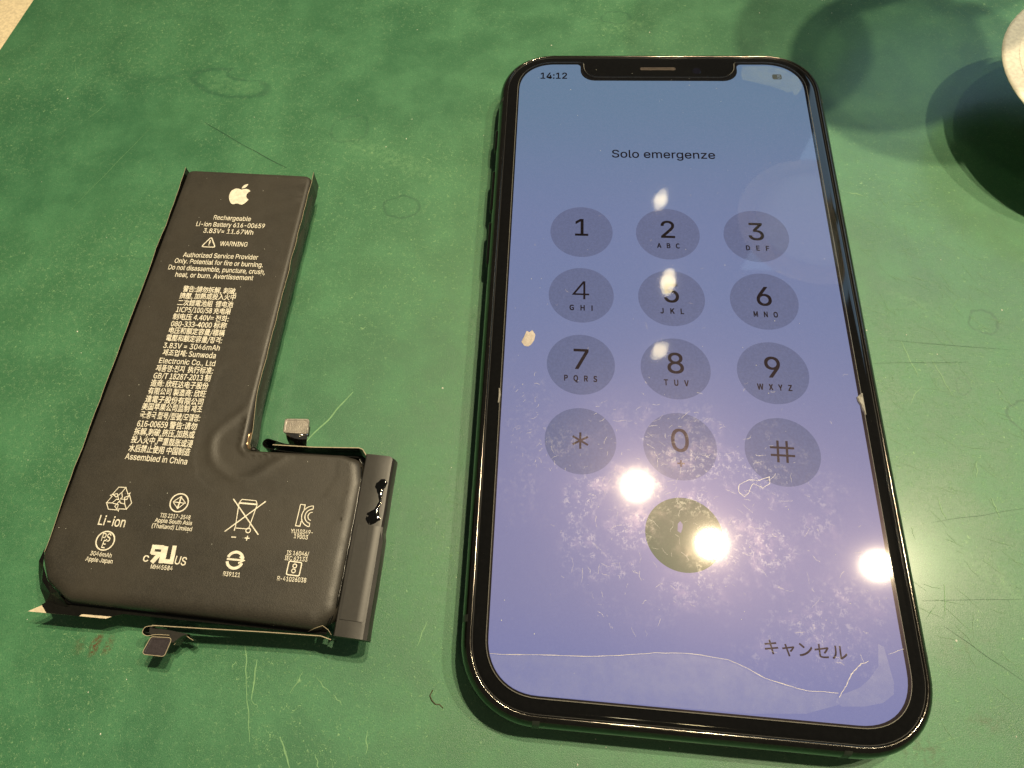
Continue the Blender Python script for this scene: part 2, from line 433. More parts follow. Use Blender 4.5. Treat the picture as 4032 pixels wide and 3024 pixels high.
def emis(name, c, s=1.0, speck=0.0):
    g = G(name); v = g.coords()
    col = g.mix(g.ramp(g.noise(v, 2.5, 3), 0.3, 0.7, 0, 1), tuple(a * 0.94 for a in c), tuple(a * 1.06 for a in c))
    em = g.n('ShaderNodeEmission'); g.set(em.inputs[0], col); em.inputs[1].default_value = s
    bs = g.pbsdf((0.010, 0.010, 0.012), 0.9, **{'Specular IOR Level': 0.0})
    ad = g.n('ShaderNodeAddShader'); g.nt.links.new(em.outputs[0], ad.inputs[0]); g.nt.links.new(bs, ad.inputs[1])
    return g.done(ad.outputs[0])
for _m in ():
    pass
def lampm(name, c, s):
    g = G(name); em = g.n('ShaderNodeEmission'); em.inputs[0].default_value = (*c, 1); em.inputs[1].default_value = s
    return g.done(em.outputs[0])
def veil(name, c, a):
    g = G(name); v = g.coords()
    tr = g.n('ShaderNodeBsdfTransparent'); df = g.n('ShaderNodeBsdfDiffuse'); df.inputs[0].default_value = (*c, 1)
    gg = g.n('ShaderNodeBsdfGlossy'); gg.inputs['Roughness'].default_value = 0.3; gg.inputs[0].default_value = (.5, .5, .5, 1)
    d2 = g.mixs(0.25, df.outputs[0], gg.outputs[0])
    return g.done(g.mixs(g.ramp(g.noise(v, 0.35, 4, 0.7), 0.25, 0.75, a * 0.6, a * 1.4), tr.outputs[0], d2))
def mat_cell():
    g = G('black_label_film'); v = g.coords()
    base = g.mix(g.ramp(g.noise(v, 3.5, 3, 0.7), 0.3, 0.7), (0.024, 0.022, 0.018), (0.038, 0.034, 0.027))
    base = g.mix(g.ramp(g.noise(v, 0.08, 2), 0.35, 0.7, 0, .5), base, (0.048, 0.042, 0.032))
    h = g.math('ADD', g.noise(v, 6.0, 2), g.math('MULTIPLY', g.noise(v, 0.35, 2), 0.8))
    return g.done(g.pbsdf(base, g.ramp(g.noise(v, 0.5, 3), .3, .7, 0.44, 0.5), 0, g.bump(h, 0.35, 0.00008), **{'IOR': 1.5}))

MAT = mat_rubber()
TABLE = simple('beige_laminate', (0.80, 0.68, 0.46), 0.5, 0, (2.0, 0.1))
PROT = mat_protector(); SCREEN = mat_screen()
KEY = emis('key_disc', (0.128, 0.148, 0.280)); CALL = emis('call_disc', (0.018, 0.090, 0.022)); CALLW = emis('call_icon', (0.19, 0.18, 0.30))
INK = simple('screen_ink', (0.004, 0.003, 0.006), 0.9, 0, None, **{'Specular IOR Level': 0.0}); INKG = emis('status_ink', (0.008, 0.011, 0.018)); INKP = emis('status_pale', (0.13, 0.17, 0.24))
BEZEL = simple('black_glass', (0.004, 0.004, 0.004), 0.06, 0, None, **{'IOR': 1.5})
STEEL = simple('black_steel', (0.085, 0.080, 0.070), 0.12, 0.95)
GASKET = simple('black_gasket', (0.008, 0.008, 0.008), 0.55)
BACKG = simple('matte_back_glass', (0.02, 0.022, 0.021), 0.35)
GRILLE = simple('speaker_mesh', (0.05, 0.038, 0.03), 0.5, 0.6, (6.0, 0.6))
LENSM = simple('camera_lens', (0.006, 0.006, 0.012), 0.05)
CELL = mat_cell(); BANDM = simple('band_plastic', (0.03, 0.03, 0.028), 0.45)
FILM = simple('glossy_black_film', (0.007, 0.007, 0.006), 0.2, 0, (0.9, 0.35), **{'Specular IOR Level': 0.3})
FILMM = simple('satin_black_film', (0.015, 0.014, 0.012), 0.45, 0, (2.0, 0.05))
EDGE = simple('cream_cut_edge', (0.36, 0.31, 0.21), 0.6)
PRINT = simple('cream_print', (0.74, 0.70, 0.58), 0.6)
LINER = simple('cream_liner', (0.60, 0.52, 0.38), 0.55)
NICKEL = simple('brushed_nickel', (0.34, 0.31, 0.27), 0.42, 0.7, (5.0, 0.6))
CHROME = simple('shiny_nickel', (0.55, 0.52, 0.46), 0.12, 1.0, (0.6, 0.1))
PLUM = simple('dark_plug', (0.030, 0.024, 0.028), 0.4, 0.0, (4.0, 0.3))
COPPER = simple('tan_foil', (0.30, 0.19, 0.11), 0.35, 0.5, (1.5, 0.4))
GLUE = simple('black_glue', (0.003, 0.003, 0.003), 0.035, 0, (0.9, 0.55))
SCR = simple('pale_scratch', (0.17, 0.34, 0.16), 0.55)
SCRD = simple('dark_scratch', (0.02, 0.08, 0.04), 0.6)
DUSTM = simple('white_dust', (0.75, 0.75, 0.65), 0.7)
HAIR = simple('brown_fibre', (0.05, 0.035, 0.012), 0.6)
CHIP = simple('chipped_glass', (0.26, 0.25, 0.22), 0.5, 0, (1.6, 0.9))
FLAKE = simple('pale_flake', (0.42, 0.37, 0.33), 0.6, 0, (1.6, 0.9))
GSCR = simple('glass_scratch', (0.40, 0.38, 0.40), 0.4)
for _m in (SCREEN, KEY, CALL, CALLW, INKG, INKP): _m.cycles.emission_sampling = 'NONE'
VEIL = veil('lifted_glass_haze', (0.75, 0.76, 0.70), 0.050); VEIL2 = veil('residue_haze', (0.62, 0.74, 0.68), 0.13)
PLASTIC = simple('cream_plastic', (0.88, 0.80, 0.62), 0.45)
DISHM = simple('cream_ceramic', (0.90, 0.84, 0.68), 0.55)
CAN = simple('lamp_can', (0.03, 0.03, 0.03), 0.5)

# ------------------------------------------------------------------ table and mat
def box(name, x0, x1, y0, y1, z0, z1, mat, parent=None, bev=0.0):
    return slab(name, [(x0, y0), (x1, y0), (x1, y1), (x0, y1)], z0, z1, mat, parent, bev)
tb = box('table_top', -650, 650, -500, 700, -27, -2.05, TABLE, None, 1.0); tb['kind'] = 'structure'
d = Vector((2.6, 19.7)).normalized(); e = Vector((d.y, -d.x)); o0 = Vector((-173.7, 83.2))
MP = [tuple(o0 + d * a + e * b) for a, b in ((-330, 0), (-330, 420), (190, 420), (190, 0))]
mat_o = thing('work_mat', 'scuffed green rubber work mat with ring stains and pale scratches, under the phone and battery', 'mat')
slab('mat_sheet', fillet(MP, 6, 6), -2.0, 0.0, MAT, mat_o, 0.25)

def wpath(p0, p1, k=10, amp=0.2, seed=0, sag=0.0):
    p0 = Vector(p0); p1 = Vector(p1); d = p1 - p0; n_ = Vector((-d.y, d.x)).normalized(); out = []
    for i in range(k + 1):
        t = i / k; q = p0 + d * t + n_ * (noise.noise(Vector((t * 3, seed * 7.3, 0))) * amp * math.sin(math.pi * t) * 2 + sag * 4 * t * (1 - t)); out.append(tuple(q))
    return out
def line(name, p0, p1, wd, mat, z=0.012, **kw):
    P = wpath(p0, p1, k=26, **kw); n_ = len(P) - 1
    ws = [wd * (0.25 + 0.75 * math.sin(math.pi * (0.08 + 0.84 * i / n_))) for i in range(n_ + 1)]
    return strokes(name, [(P, ws, False)], z, mat, mat_o)
LIGHTL = [[(-69.4, -26.8), (-61.0, -14.6)], [(-73.0, -63.7), (-71.7, -69.1)], [(-71.7, -69.1), (-69.2, -78.2)], [(-70.5, -65.6), (-70.2, -71.8)], [(-70.2, -71.8), (-68.8, -73.0)], [(-64.3, -77.1), (-61.9, -81.2)], [(-59.7, -67.6), (-57.1, -69.6)], [(-42.0, -57.1), (-43.3, -61.2)], [(-50.0, -74.7), (-49.9, -78.2)], [(-74.1, -66.1), (-74.5, -67.5)], [(-58.1, -78.9), (-57.2, -80.8)], [(-56.5, -69.9), (-54.8, -71.4)], [(-62.2, -66.9), (-63.9, -70.3)], [(-122.4, 55.2), (-135.1, 29.0)], [(-140.1, 57.8), (-136.6, 62.9)], [(-149.8, 77.0), (-147.2, 71.9)], [(40.8, 38.4), (43.6, 37.6)], [(45.1, 1.9), (46.9, -5.8)], [(50.1, -2.1), (52.2, -9.3)], [(45.6, -29.3), (46.4, -33.3)], [(43.8, -44.4), (43.0, -49.4)], [(53.8, -22.1), (52.9, -25.3)], [(44.4, -11.7), (47.1, -7.6)], [(54.6, -28.8), (55.2, -32.2)]]
LW = [.30, .18, .14, .22, .10, .26, .12, .14, .14, .10, .14, .12, .12, .07, .10, .08, .22, .14, .14, .12, .12, .12, .1, .16]
for i, ((a, b), wd) in enumerate(zip(LIGHTL, LW)):
    line('scratch', a, b, wd, SCR, z=0.012 + 0.0015 * i, seed=i, amp=0.22)
DARKL = [[(-108.8, 56.8), (-96.9, 49.3)], [(-96.9, 49.3), (-85.3, 42.7)], [(39.7, -47.4), (55.8, -45.9)], [(42.4, -51.2), (52.7, -58.7)], [(39.1, -3.2), (56.6, -2.1)], [(42.8, 2.1), (64.3, 1.0)], [(44.0, -33.9), (59.5, -30.4)]]
for i, (a, b) in enumerate(DARKL):
    line('scratch', a, b, 0.20 if i < 2 else 0.05, SCRD, z=0.055 + 0.0015 * i, seed=40 + i, amp=0.15)
# small random scuffs, one part
lst = []; rs = random.Random(11)
for k in range(420):
    if k < 220: x = rs.uniform(34, 75); y = rs.uniform(-72, 40); ang = rs.gauss(-0.75, 0.5); L = rs.uniform(1, 6)
    else: x = rs.uniform(-165, 60); y = rs.uniform(-85, 100); ang = rs.uniform(0, 3.14); L = rs.uniform(0.6, 3.2)
    dx, dy = math.cos(ang) * L / 2, math.sin(ang) * L / 2
    lst.append((wpath((x - dx, y - dy), (x + dx, y + dy), 4, 0.2, k), [0.015, 0.04, 0.05, 0.035, 0.015], False))
o = strokes('fine_scuffs', lst, 0.07, simple('faint_scuff', (0.14, 0.30, 0.13), 0.5), mat_o); o['kind'] = 'stuff'
hair = thing('hair_fibre', 'tiny curled brown fibre lying on the green mat left of the phone corner', 'fibre', (-39.2, -69.2, 0))
HP = [(-40.0, -67.8), (-40.4, -68.7), (-40.0, -69.4), (-39.4, -69.9), (-38.7, -69.9), (-38.1, -70.4)]
V, F = tube([(x + 39.2, y + 69.2, 0.12 + 0.1 * math.sin(i)) for i, (x, y) in enumerate(HP)], 0.085, 6)
mesh_obj('strand', V, F, HAIR, hair, True)
def specks(name, pts, zf, mat, parent=None, smin=0.06, smax=0.16, seed=1):
    rs = random.Random(seed); V = []; F = []
    for x, y in pts:
        s_ = rs.uniform(smin, smax); z = zf; b = len(V); a = rs.uniform(0, 3); k = rs.uniform(0.5, 1)
        for i in range(5):
            q = a + i * 1.2566; V.append((x + math.cos(q) * s_ * k, y + math.sin(q) * s_, z))
        V.append((x, y, z + s_ * 0.7))
        F += [(b + i, b + (i + 1) % 5, b + 5) for i in range(5)]
    o = mesh_obj(name, V, F, mat, parent); o['kind'] = 'stuff'; return o
SP = [(-145.5, 37.1), (-111.0, 4.0), (-124.0, 21.2), (-107.5, -0.5), (-56.9, 58.6), (-38.2, -0.4), (-65.7, -19.8), (-57.6, 52.3), (-16.1, -8.8), (-76.7, -32.9), (-80.5, 38.1), (-26.8, 79), (27.8, 95.6), (38.7, 88), (-76.5, 44.7), (-100.3, -79.0), (-24.2, -79.5), (-21.7, -78.4), (-40.1, -29.2)]
rs = random.Random(3)
SP += [(rs.uniform(-170, 80), rs.uniform(-85, 102)) for _ in range(90)]
SP = [p for p in SP if not (-36 < p[0] < 36 and -72 < p[1] < 72) and not (-112 < p[0] < -44 and -64 < p[1] < 38)]
o = specks('dust_specks', SP, 0.01, DUSTM, None, 0.07, 0.22); o['label'] = 'scattered pale dust specks on the green mat'

# ------------------------------------------------------------------ phone
phone = thing('phone', 'black smartphone lying face up, scratched screen lit with a lavender emergency dial keypad', 'phone')
HX, HY, LC, NC = 31.2, 67.55, 8.2, 2.25
DO = rrect(HX, HY, LC, NC, 14)
def ring(o, z): return [(x, y, z) for x, y in offs(DO, o)]
# steel band
prof = [(2.72, 7.2), (2.72, 8.02), (2.80, 8.12), (3.02, 8.13), (3.16, 8.05), (3.45, 7.86), (3.80, 7.48), (4.10, 6.95), (4.32, 6.2), (4.45, 5.2), (4.5, 4.2), (4.45, 3.2), (4.32, 2.2), (4.1, 1.45), (3.8, .95), (3.3, .6)]
V, F = loft([ring(a, b) for a, b in prof], False, False); o = mesh_obj('steel_frame', V, F, STEEL, phone, True); smooth_by_angle(o, 50)
V, F = loft([ring(3.3, .6), ring(3.2, .35), ring(2.6, .15), ring(1.5, .1)], False, True); mesh_obj('back_glass', V, F, BACKG, phone, True)
V, F = loft([ring(2.72, 7.4), ring(2.66, 7.95), ring(2.56, 7.97), ring(2.5, 7.4)], False, False); mesh_obj('gasket', V, F, GASKET, phone, True)
V, F = loft([ring(2.52, 7.5), ring(2.52, 7.85), ring(2.44, 8.03), ring(2.26, 8.14), ring(1.98, 8.22), ring(1.60, 8.26)], False, True)
o = mesh_obj('front_glass', V, F, BEZEL, phone, True); smooth_by_angle(o, 30)
# camera bump underneath
V, F = loft([[(x, y, z) for x, y in offs(rrect(14.5, 14.5, 5, 2.2, 8, -16, 52), o_)] for o_, z in ((0, .2), (0, .06), (-.4, .02))], False, True); mesh_obj('camera_bump', V, F, BACKG, phone, True)
# side buttons (left: mute and two volume keys, right: side key)
for sx, y0, y1 in ((-1, 44.5, 50.5), (-1, 27.5, 38.5), (-1, 13.5, 24.5), (1, 18, 36)):
    R_ = []
    for oo, k in ((0, 0), (0.38, 0), (0.5, .25)):
        R_.append([(sx * (HX + 4.46 + oo), (y0 + y1) / 2 + (y) * 1, 4.2 + z) for y, z in offs(rrect((y1 - y0) / 2, 1.15, 1.1, 2, 5), -k)])
    V, F = loft(R_, False, True); mesh_obj('side_button', V, F, STEEL, phone, True)
def band(a0, a1, side):
    V = []
    for oo, z in prof[5:]:
        for a in (a0, a1):
            V.append((a, side * (HY + oo + 0.012), z)if abs(side) == 1 else (math.copysign(HX + oo + 0.012, side), a, z))
    mesh_obj('antenna_band', V, [(2 * i, 2 * i + 1, 2 * i + 3, 2 * i + 2) for i in range(len(prof) - 6)], BANDM, phone, True)
for a in (-23.9, 21.0):
    band(a, a + 1.1, -1); band(a, a + 1.1, 1)
for a in (-57.5, 56.5):
    band(a, a + 1.1, 2); band(a, a + 1.1, -2)
def screen_outline(o, on=None):
    """display outline with the notch, grown by o (notch edge by on)"""
    if on is None: on = o
    hx, hy = HX + o, HY + o
    base = [(x, y) for x, y in offs(DO, o)]
    nw, nd = 17.4 - on, 5.15 - on * 0.6
    # top edge runs right -> left in ccw order: insert the notch between corner 1 and corner 2
    k = 15
    R_ = base[:k]; Lh = base[k:]
    top = hy
    nt = []
    def arc(cx, cy, r, a0, a1, n=6): return [(cx + r * math.cos(math.radians(a0 + (a1 - a0) * i / n)), cy + r * math.sin(math.radians(a0 + (a1 - a0) * i / n))) for i in range(n + 1)]
    r1, r2 = 0.9, 3.2
    nt += arc(nw + r1, top - r1, r1, 90, 180)
    nt += arc(nw - r2, top - nd + r2, r2, 0, -90)
    nt += arc(-nw + r2, top - nd + r2, r2, -90, -180)
    nt += arc(-nw - r1, top - r1, r1, 0, 90)
    return R_ + nt + Lh
P = screen_outline(0.0)
scr = flat('display', P, 8.275, SCREEN, phone)
# speaker slot, lens, sensor in the notch
V, F = loft([[(x, y, z) for x, y in offs(rrect(3.85, .30, .29, 2, 5, 0, 66.25), o_)] for o_, z in ((0.12, 8.268), (0.02, 8.285), (-.03, 8.27))], False, True)
mesh_obj('speaker_slot', V, F, GRILLE, phone)
mesh_obj('front_camera', *lathe([(0.95, 0), (0.9, .012), (0.5, .012), (0.45, .004), (0.01, .004)], 24, (8.6, 65.6, 8.265)), LENSM, phone)
# keypad
pt = 62.4 / 375
rows = [[('1', ''), ('2', 'ABC'), ('3', 'DEF')], [('4', 'GHI'), ('5', 'JKL'), ('6', 'MNO')], [('7', 'PQRS'), ('8', 'TUV'), ('9', 'WXYZ')], [('*', ''), ('0', '+'), ('#', '')]]
for r, row in enumerate(rows):
    for c, (dg, lt) in enumerate(row):
        cx = (c - 1) * 17.1 + 0.08; cy = 19.85 - 15.14 * r
        k = flat('keypad_key', circ(cx, cy, 6.24, 64), 8.285, KEY, phone)
        if dg == '*':
            st = []
            for a in (90, 30, 150):
                a = math.radians(a); st.append(([(cx - 1.55 * math.cos(a), cy - 1.55 * math.sin(a)), (cx + 1.55 * math.cos(a), cy + 1.55 * math.sin(a))], 0.38, False))
            strokes('key_symbol', st, 8.295, INK, k)
        elif dg == '#':
            st = []
            for s_ in (-0.75, 0.75):
                st.append(([(cx + s_ - 0.12, cy - 2.0), (cx + s_ + 0.12, cy + 2.0)], 0.40, False)); st.append(([(cx - 2.0, cy + s_ * .93), (cx + 2.0, cy + s_ * .93)], 0.40, False))
            strokes('key_symbol', st, 8.295, INK, k)
        else:
            if dg == '4': strokes('key_digit', [([(cx + .62, cy + 1.08 - 2.08), (cx + .62, cy + 1.08 + 2.08)], .40, False), ([(cx + .55, cy + 1.08 + 1.98), (cx - 1.45, cy + 1.08 - .95), (cx + 1.55, cy + 1.08 - .95)], .40, False)], 8.295, INK, k)
            else: text_c('key_digit', dg, cx + 0.05, cy + 1.08, 4.15, 8.295, INK, k, 0.008)
            if lt == '+':
                strokes('key_symbol', [([(cx - .62, cy - 3.2), (cx + .62, cy - 3.2)], 0.30, False), ([(cx, cy - 3.82), (cx, cy - 2.58)], 0.30, False)], 8.295, INK, k)
            elif lt: text_fit('key_letters', lt, (cx - (2.2 if len(lt) == 3 else 3.0), cy - 2.95), (cx + (2.2 if len(lt) == 3 else 3.0), cy - 2.95), 1.52, 8.295, INK, k, 0.034, spacing=1.55, cjk=True)
call = flat('call_key', circ(-0.1, -41.1, 6.24, 64), 8.285, CALL, phone)
flat('handset_icon', [(-1.1, -40.6), (-.6, -40.9), (-.3, -40.2), (-.2, -39.4), (-.6, -38.9), (-1.0, -39.4)], 8.295, CALLW, call)
text_fit('clock_text', '14:12', (-26.5, 63.92), (-20.45, 63.92), 2.55, 8.295, INK, phone, 0.022)
text_fit('prompt_text', 'Solo emergenze', (-10.65, 40.68), (10.8, 40.68), 2.88, 8.295, INK, phone, 0.010)
text_fit('cancel_text', 'キャンセル', (11.0, -57.62), (23.05, -57.62), 2.45, 8.295, INK, phone, 0.012, vmid=0.38)
bi = flat('battery_icon', [(x, y) for x, y in offs(rrect(1.0, .78, .38, 2, 5, 25.85, 63.75), 0)], 8.285, INKG, phone)
text_c('icon_digit', '5', 26.25, 63.75, 1.0, 8.295, INKP, bi, 0.02)
# cracked and worn glass sheet laid over the screen
PO = screen_outline(0.42, 0.75)
PO = [p for p in PO]
prot = slab('protector_sheet', PO, 8.40, 8.78, PROT, phone, 0.12)
prot.data.materials.append(simple('sheet_edge', (0.28, 0.27, 0.24), 0.18, 0, None, **{'IOR': 1.6}))
for p in prot.data.polygons:
    if abs(p.normal.z) < 0.95: p.material_index = 1
def lump(name, P, z0, z1, mat, parent, n=90, seed=0, amp=0.12):
    """small faceted lump: irregular outline, uneven top"""
    rs = random.Random(seed); C_ = Vector((sum(p[0] for p in P) / len(P), sum(p[1] for p in P) / len(P)))
    rings = []
    for f, z in ((1.0, z0), (0.96, z0 + (z1 - z0) * .6), (0.6, z1), (0.25, z1)):
        rings.append([(C_.x + (x - C_.x) * f, C_.y + (y - C_.y) * f, z + (rs.uniform(-amp, amp) * (z1 - z0) if f < 1 else 0)) for x, y in P])
    V, F = loft(rings, False, True); return mesh_obj(name, V, F, mat, parent)
lump('chipped_edge', [(-31.85, -16.2), (-31.9, -19.2), (-31.75, -19.3), (-31.62, -18.8), (-31.45, -17.6), (-31.5, -16.9), (-31.7, -16.3)], 8.42, 8.86, CHIP, phone, seed=2)
lump('chipped_edge', [(31.85, -13.8), (31.6, -13.9), (31.2, -14.3), (30.75, -14.7), (30.8, -15.5), (31.15, -16.3), (31.3, -17.2), (31.7, -18.2), (31.85, -18.0)], 8.42, 8.86, CHIP, phone, seed=3)
FL = [(-28.15, -6.54), (-27.68, -5.33), (-27.27, -4.11), (-26.94, -4.17), (-26.74, -4.39), (-26.17, -3.84), (-25.9, -4.28), (-25.58, -4.79), (-25.71, -5.98), (-26.32, -7.05), (-26.82, -7.44), (-27.54, -7.33)]
lump('residue_flake', list(reversed(FL)), 8.785, 8.86, FLAKE, phone, seed=4, amp=0.5)
WV = [(-30.87, -62.13), (-28.01, -62.03), (-22.33, -61.62), (-16.7, -61.38), (-11.1, -60.78), (-5.53, -59.93), (-0.02, -59.61), (5.39, -60.09), (8.0, -61.05), (10.55, -62.26), (14.53, -63.14), (16.59, -63.47), (20.75, -63.43)]
LOW = sorted([p for p in offs(DO, -0.12) if p[1] < -62.2 and p[0] < 10]) + [(8, -67.3), (16, -66.6), (20.75, -65.0)]
flat('lifted_area', LOW + list(reversed(WV)), 8.38, VEIL, phone)
CR = [(27.71, -55.91), (28.5, -56.31), (28.72, -58.11), (28.91, -60.02), (29.09, -61.28), (28.74, -62.94), (27.06, -64.2), (24.39, -64.92), (21.15, -65.2), (20.39, -64.65), (20.97, -63.72), (22.48, -63.1), (24.15, -62.33), (25.64, -61.06), (27.25, -59.14)]
flat('lifted_area', CR, 8.37, VEIL, phone)
EAR = [(18.76, 66.93), (24.35, 67.03), (27.6, 65.93), (30.28, 63.66), (30.85, 61.12), (30.62, 60.01), (29.66, 58.48), (28.84, 58.06), (28.6, 59.3), (27.59, 58.88), (26.52, 59.7), (24.1, 60.81), (21.46, 61.78), (18.39, 62.76), (18.17, 64.76)]
flat('lifted_area', EAR, 8.36, VEIL2, phone)
def gline(P, wd, z=8.79, seed=0):
    Q = []
    for i in range(len(P) - 1):
        for k in range(4):
            t = k / 4; x = P[i][0] * (1 - t) + P[i + 1][0] * t; y = P[i][1] * (1 - t) + P[i + 1][1] * t
            Q.append((x + noise.noise(Vector((x * 2, y * 2, seed))) * 0.12, y + noise.noise(Vector((y * 2, x * 2, seed + 5))) * 0.12))
    Q.append(P[-1]); n_ = len(Q)
    return (Q, [wd * (0.35 + 0.9 * abs(noise.noise(Vector((i * .7, seed, 2))))) for i in range(n_)], False)
strokes('crack_line', [gline(WV, 0.16)], 8.79, GSCR, phone)
strokes('crack_line', [gline([(25.77, -58.55), (24.64, -59.1), (23.75, -59.81), (22.97, -60.65), (22.27, -61.85), (21.69, -62.79), (20.8, -63.99)], 0.2)], 8.79, GSCR, phone)
strokes('crack_line', [gline([(28.72, -57.34), (29.97, -56.91), (31.1, -56.42)], 0.1)], 8.79, GSCR, phone)
strokes('crack_line', [gline([(9.34, -32.16), (10.86, -31.22), (12.7, -31.1), (14.33, -30.43), (14.35, -31.56), (13.09, -32.48), (11.6, -31.74), (10.66, -33.48), (9.94, -34.22), (9.12, -33.3), (9.34, -32.16)], 0.16)], 8.79, GSCR, phone)
lst = []; rs = random.Random(5)
def clus(cx, cy, sx, sy, n, ang, spread, Lm):
    for _ in range(n):
        x = rs.gauss(cx, sx); y = rs.gauss(cy, sy)
        if not (-30.5 < x < 30.5 and -66 < y < 66): continue
        a = rs.gauss(ang, spread); L = abs(rs.gauss(0, Lm)) * 0.7 + 0.2
        q = (x + L * math.cos(a), y + L * math.sin(a))
        if not (-30.5 < q[0] < 30.5): continue
        lst.append(gline([(x, y), ((x + q[0]) / 2 + rs.uniform(-.15, .15) * L, (y + q[1]) / 2 + rs.uniform(-.15, .15) * L), q], rs.uniform(0.03, 0.085), seed=_))
clus(-8, -32, 6, 5, 55, 1.3, 0.6, 1.0); clus(2, -42, 8, 7, 60, -0.9, 0.8, 1.3); clus(-5, -22, 7, 3, 40, 0.15, 0.4, 1.4); clus(20, -50, 6, 6, 30, -0.8, 0.6, 1.2)
clus(8, -28, 8, 5, 40, 0.3, 0.8, 1.2); clus(-10, -47, 6, 6, 40, -1.2, 0.5, 1.3); clus(-27, -20, 1.5, 6, 20, 0.8, 0.5, .8); clus(-24, -28, 2.5, 3, 30, 1.4, 0.4, .7); clus(0, 0, 20, 30, 40, 0.6, 1, .7)
clus(14, -40, 5, 5, 24, -0.5, 0.6, 1.0)
o = strokes('fine_scratches', lst, 8.785, GSCR, phone); o['kind'] = 'stuff'
rs = random.Random(9)
specks('dust_specks', [(rs.uniform(-30, 30), rs.uniform(-65, 66)) for _ in range(80)] + [(13.0, 55.6)], 8.785, DUSTM, phone, 0.04, 0.10)

# ------------------------------------------------------------------ battery
bat = thing('phone_battery', 'removed L-shaped black lithium battery pack with cream printing, beside the phone', 'battery', (-103.79, 33.07, 4.17), math.radians(-2.91))
bat.scale = (0.9673,) * 3
OUT = [(0.1, 0.5), (-0.3, -70), (-0.4, -88.3), (1.9, -91.9), (6.6, -94.5), (50.4, -93.5), (53.3, -91.4), (53.6, -68.5), (52.6, -64.6), (49.6, -64.0), (31.6, -65.0), (30.8, -64.2), (30.3, -54.6), (29.4, 0.9)]
OUT = fillet(OUT, [1.5, 0, 1.5, 1.5, 2.5, 2.2, 2.2, 2.5, 2.0, 0, 0.7, 0.7, 0, 1.8], 5)
# densify
D2 = []
for i in range(len(OUT)):
    a, b = Vector(OUT[i]), Vector(OUT[(i + 1) % len(OUT)]); k = max(1, int((b - a).length / 1.2))
    for j in range(k): D2.append(tuple(a.lerp(b, j / k)))
OUT = D2
PN = poly_normals(OUT)
def wfac(nx, ny, x, y):
    l = math.hypot(nx, ny) or 1; nx /= l; ny /= l
    f = 0.45
    if ny < 0: f += 1.05 * (-ny)
    if nx > 0 and x > 45: f += 0.95 * nx
    if nx > 0 and 25 < x < 35: f += 0.25 * nx
    if nx < 0 and y < -75: f += 0.5 * (-nx)
    return f
WF = [wfac(nx, ny, x, y) for x, y, nx, ny in PN]
for _ in range(6): WF = [(WF[i - 1] + 2 * WF[i] + WF[(i + 1) % len(WF)]) / 4 for i in range(len(WF))]
def bring(e, z): return [(x + nx * e * wf, y + ny * e * wf, z) for (x, y, nx, ny), wf in zip(PN, WF)]
ZT = 5.05
rings = [bring(0.55, 1.3), bring(0.72, 2.2), bring(0.70, 3.2), bring(0.5, 4.0), bring(0.22, 4.5), bring(-0.15, 4.82), bring(-0.6, 4.99), bring(-1.05, ZT)]
V, F = loft(rings, True, False)
inner = [(x, y) for x, y, z in rings[-1]]; nb = len(inner); base_i = (len(rings) - 1) * nb
from mathutils.kdtree import KDTree
def dens(P, st):
    out = []
    for i in range(len(P) - 1):
        a, b = Vector(P[i]), Vector(P[i + 1]); k = max(1, int((b - a).length / st))
        for j in range(k): out.append(a.lerp(b, j / k))
    out.append(Vector(P[-1])); return out
def catmull(P, n=8):
    out = []
    for i in range(len(P) - 1):
        p0 = Vector(P[max(0, i - 1)]); p1 = Vector(P[i]); p2 = Vector(P[i + 1]); p3 = Vector(P[min(len(P) - 1, i + 2)])
        for k in range(n):
            t = k / n; out.append(tuple(0.5 * ((2 * p1) + (p2 - p0) * t + (2 * p0 - 5 * p1 + 4 * p2 - p3) * t * t + (3 * p1 - p0 - 3 * p2 + p3) * t ** 3)))
    out.append(tuple(P[-1])); return out
ELB = catmull([(30.28, -54.67), (29.95, -56.26), (26.81, -59.67), (24.8, -62.34), (24.58, -64.79), (25.75, -67.59), (28.03, -69.31), (31.17, -70.38), (33.96, -69.53), (36.87, -67.05), (39.33, -64.79)])
TAPE = catmull([(29.7, -46.69), (25.56, -46.9), (22.54, -48.44), (21.65, -51.38), (21.39, -61.4), (21.93, -66.93), (22.99, -69.89), (24.25, -71.71), (27.98, -73.56), (32.07, -73.69), (39.41, -73.43), (46.94, -72.55), (48.55, -70.47), (49.47, -68.28), (49.39, -66.35)])
def inpoly(x, y, P):
    c = False; n = len(P)
    for i in range(n):
        x1, y1 = P[i]; x2, y2 = P[i - 1]
        if (y1 > y) != (y2 > y) and x < (x2 - x1) * (y - y1) / (y2 - y1) + x1: c = not c
    return c
EP = ELB + [(39.3, -60), (33, -52)]; TP = TAPE + [(49.4, -60), (33, -60), (33, -46)]
def kd(P):
    D = dens(P, 0.25); t = KDTree(len(D))
    for i, p in enumerate(D): t.insert((p[0], p[1], 0), i)
    t.balance(); return t
KE, KT = kd(ELB), kd(TAPE)
def sstep(x): x = max(0, min(1, x)); return x * x * (3 - 2 * x)
def hgt(x, y):
    h = 0.0
    if 18 < x < 52 and -76 < y < -44:
        de = KE.find((x, y, 0))[2] * (1 if inpoly(x, y, EP) else -1)
        fade = min(1.0, 0.5 + 0.5 * sstep((x - 24) / 4) if x > 24 else 0.5)
        h += 0.16 * math.exp(-(de / 1.0) ** 2) - 0.15 * sstep((de + 0.9) / 2.2)
        dt = KT.find((x, y, 0))[2] * (1 if inpoly(x, y, TP) else -1)
        h -= 0.035 * sstep((dt + 0.25) / 0.5)
    h += 0.05 * noise.noise(Vector((x * 0.06, y * 0.06, 0)))
    return h
pts = [Vector(p) for p in inner]; nbp = len(pts)
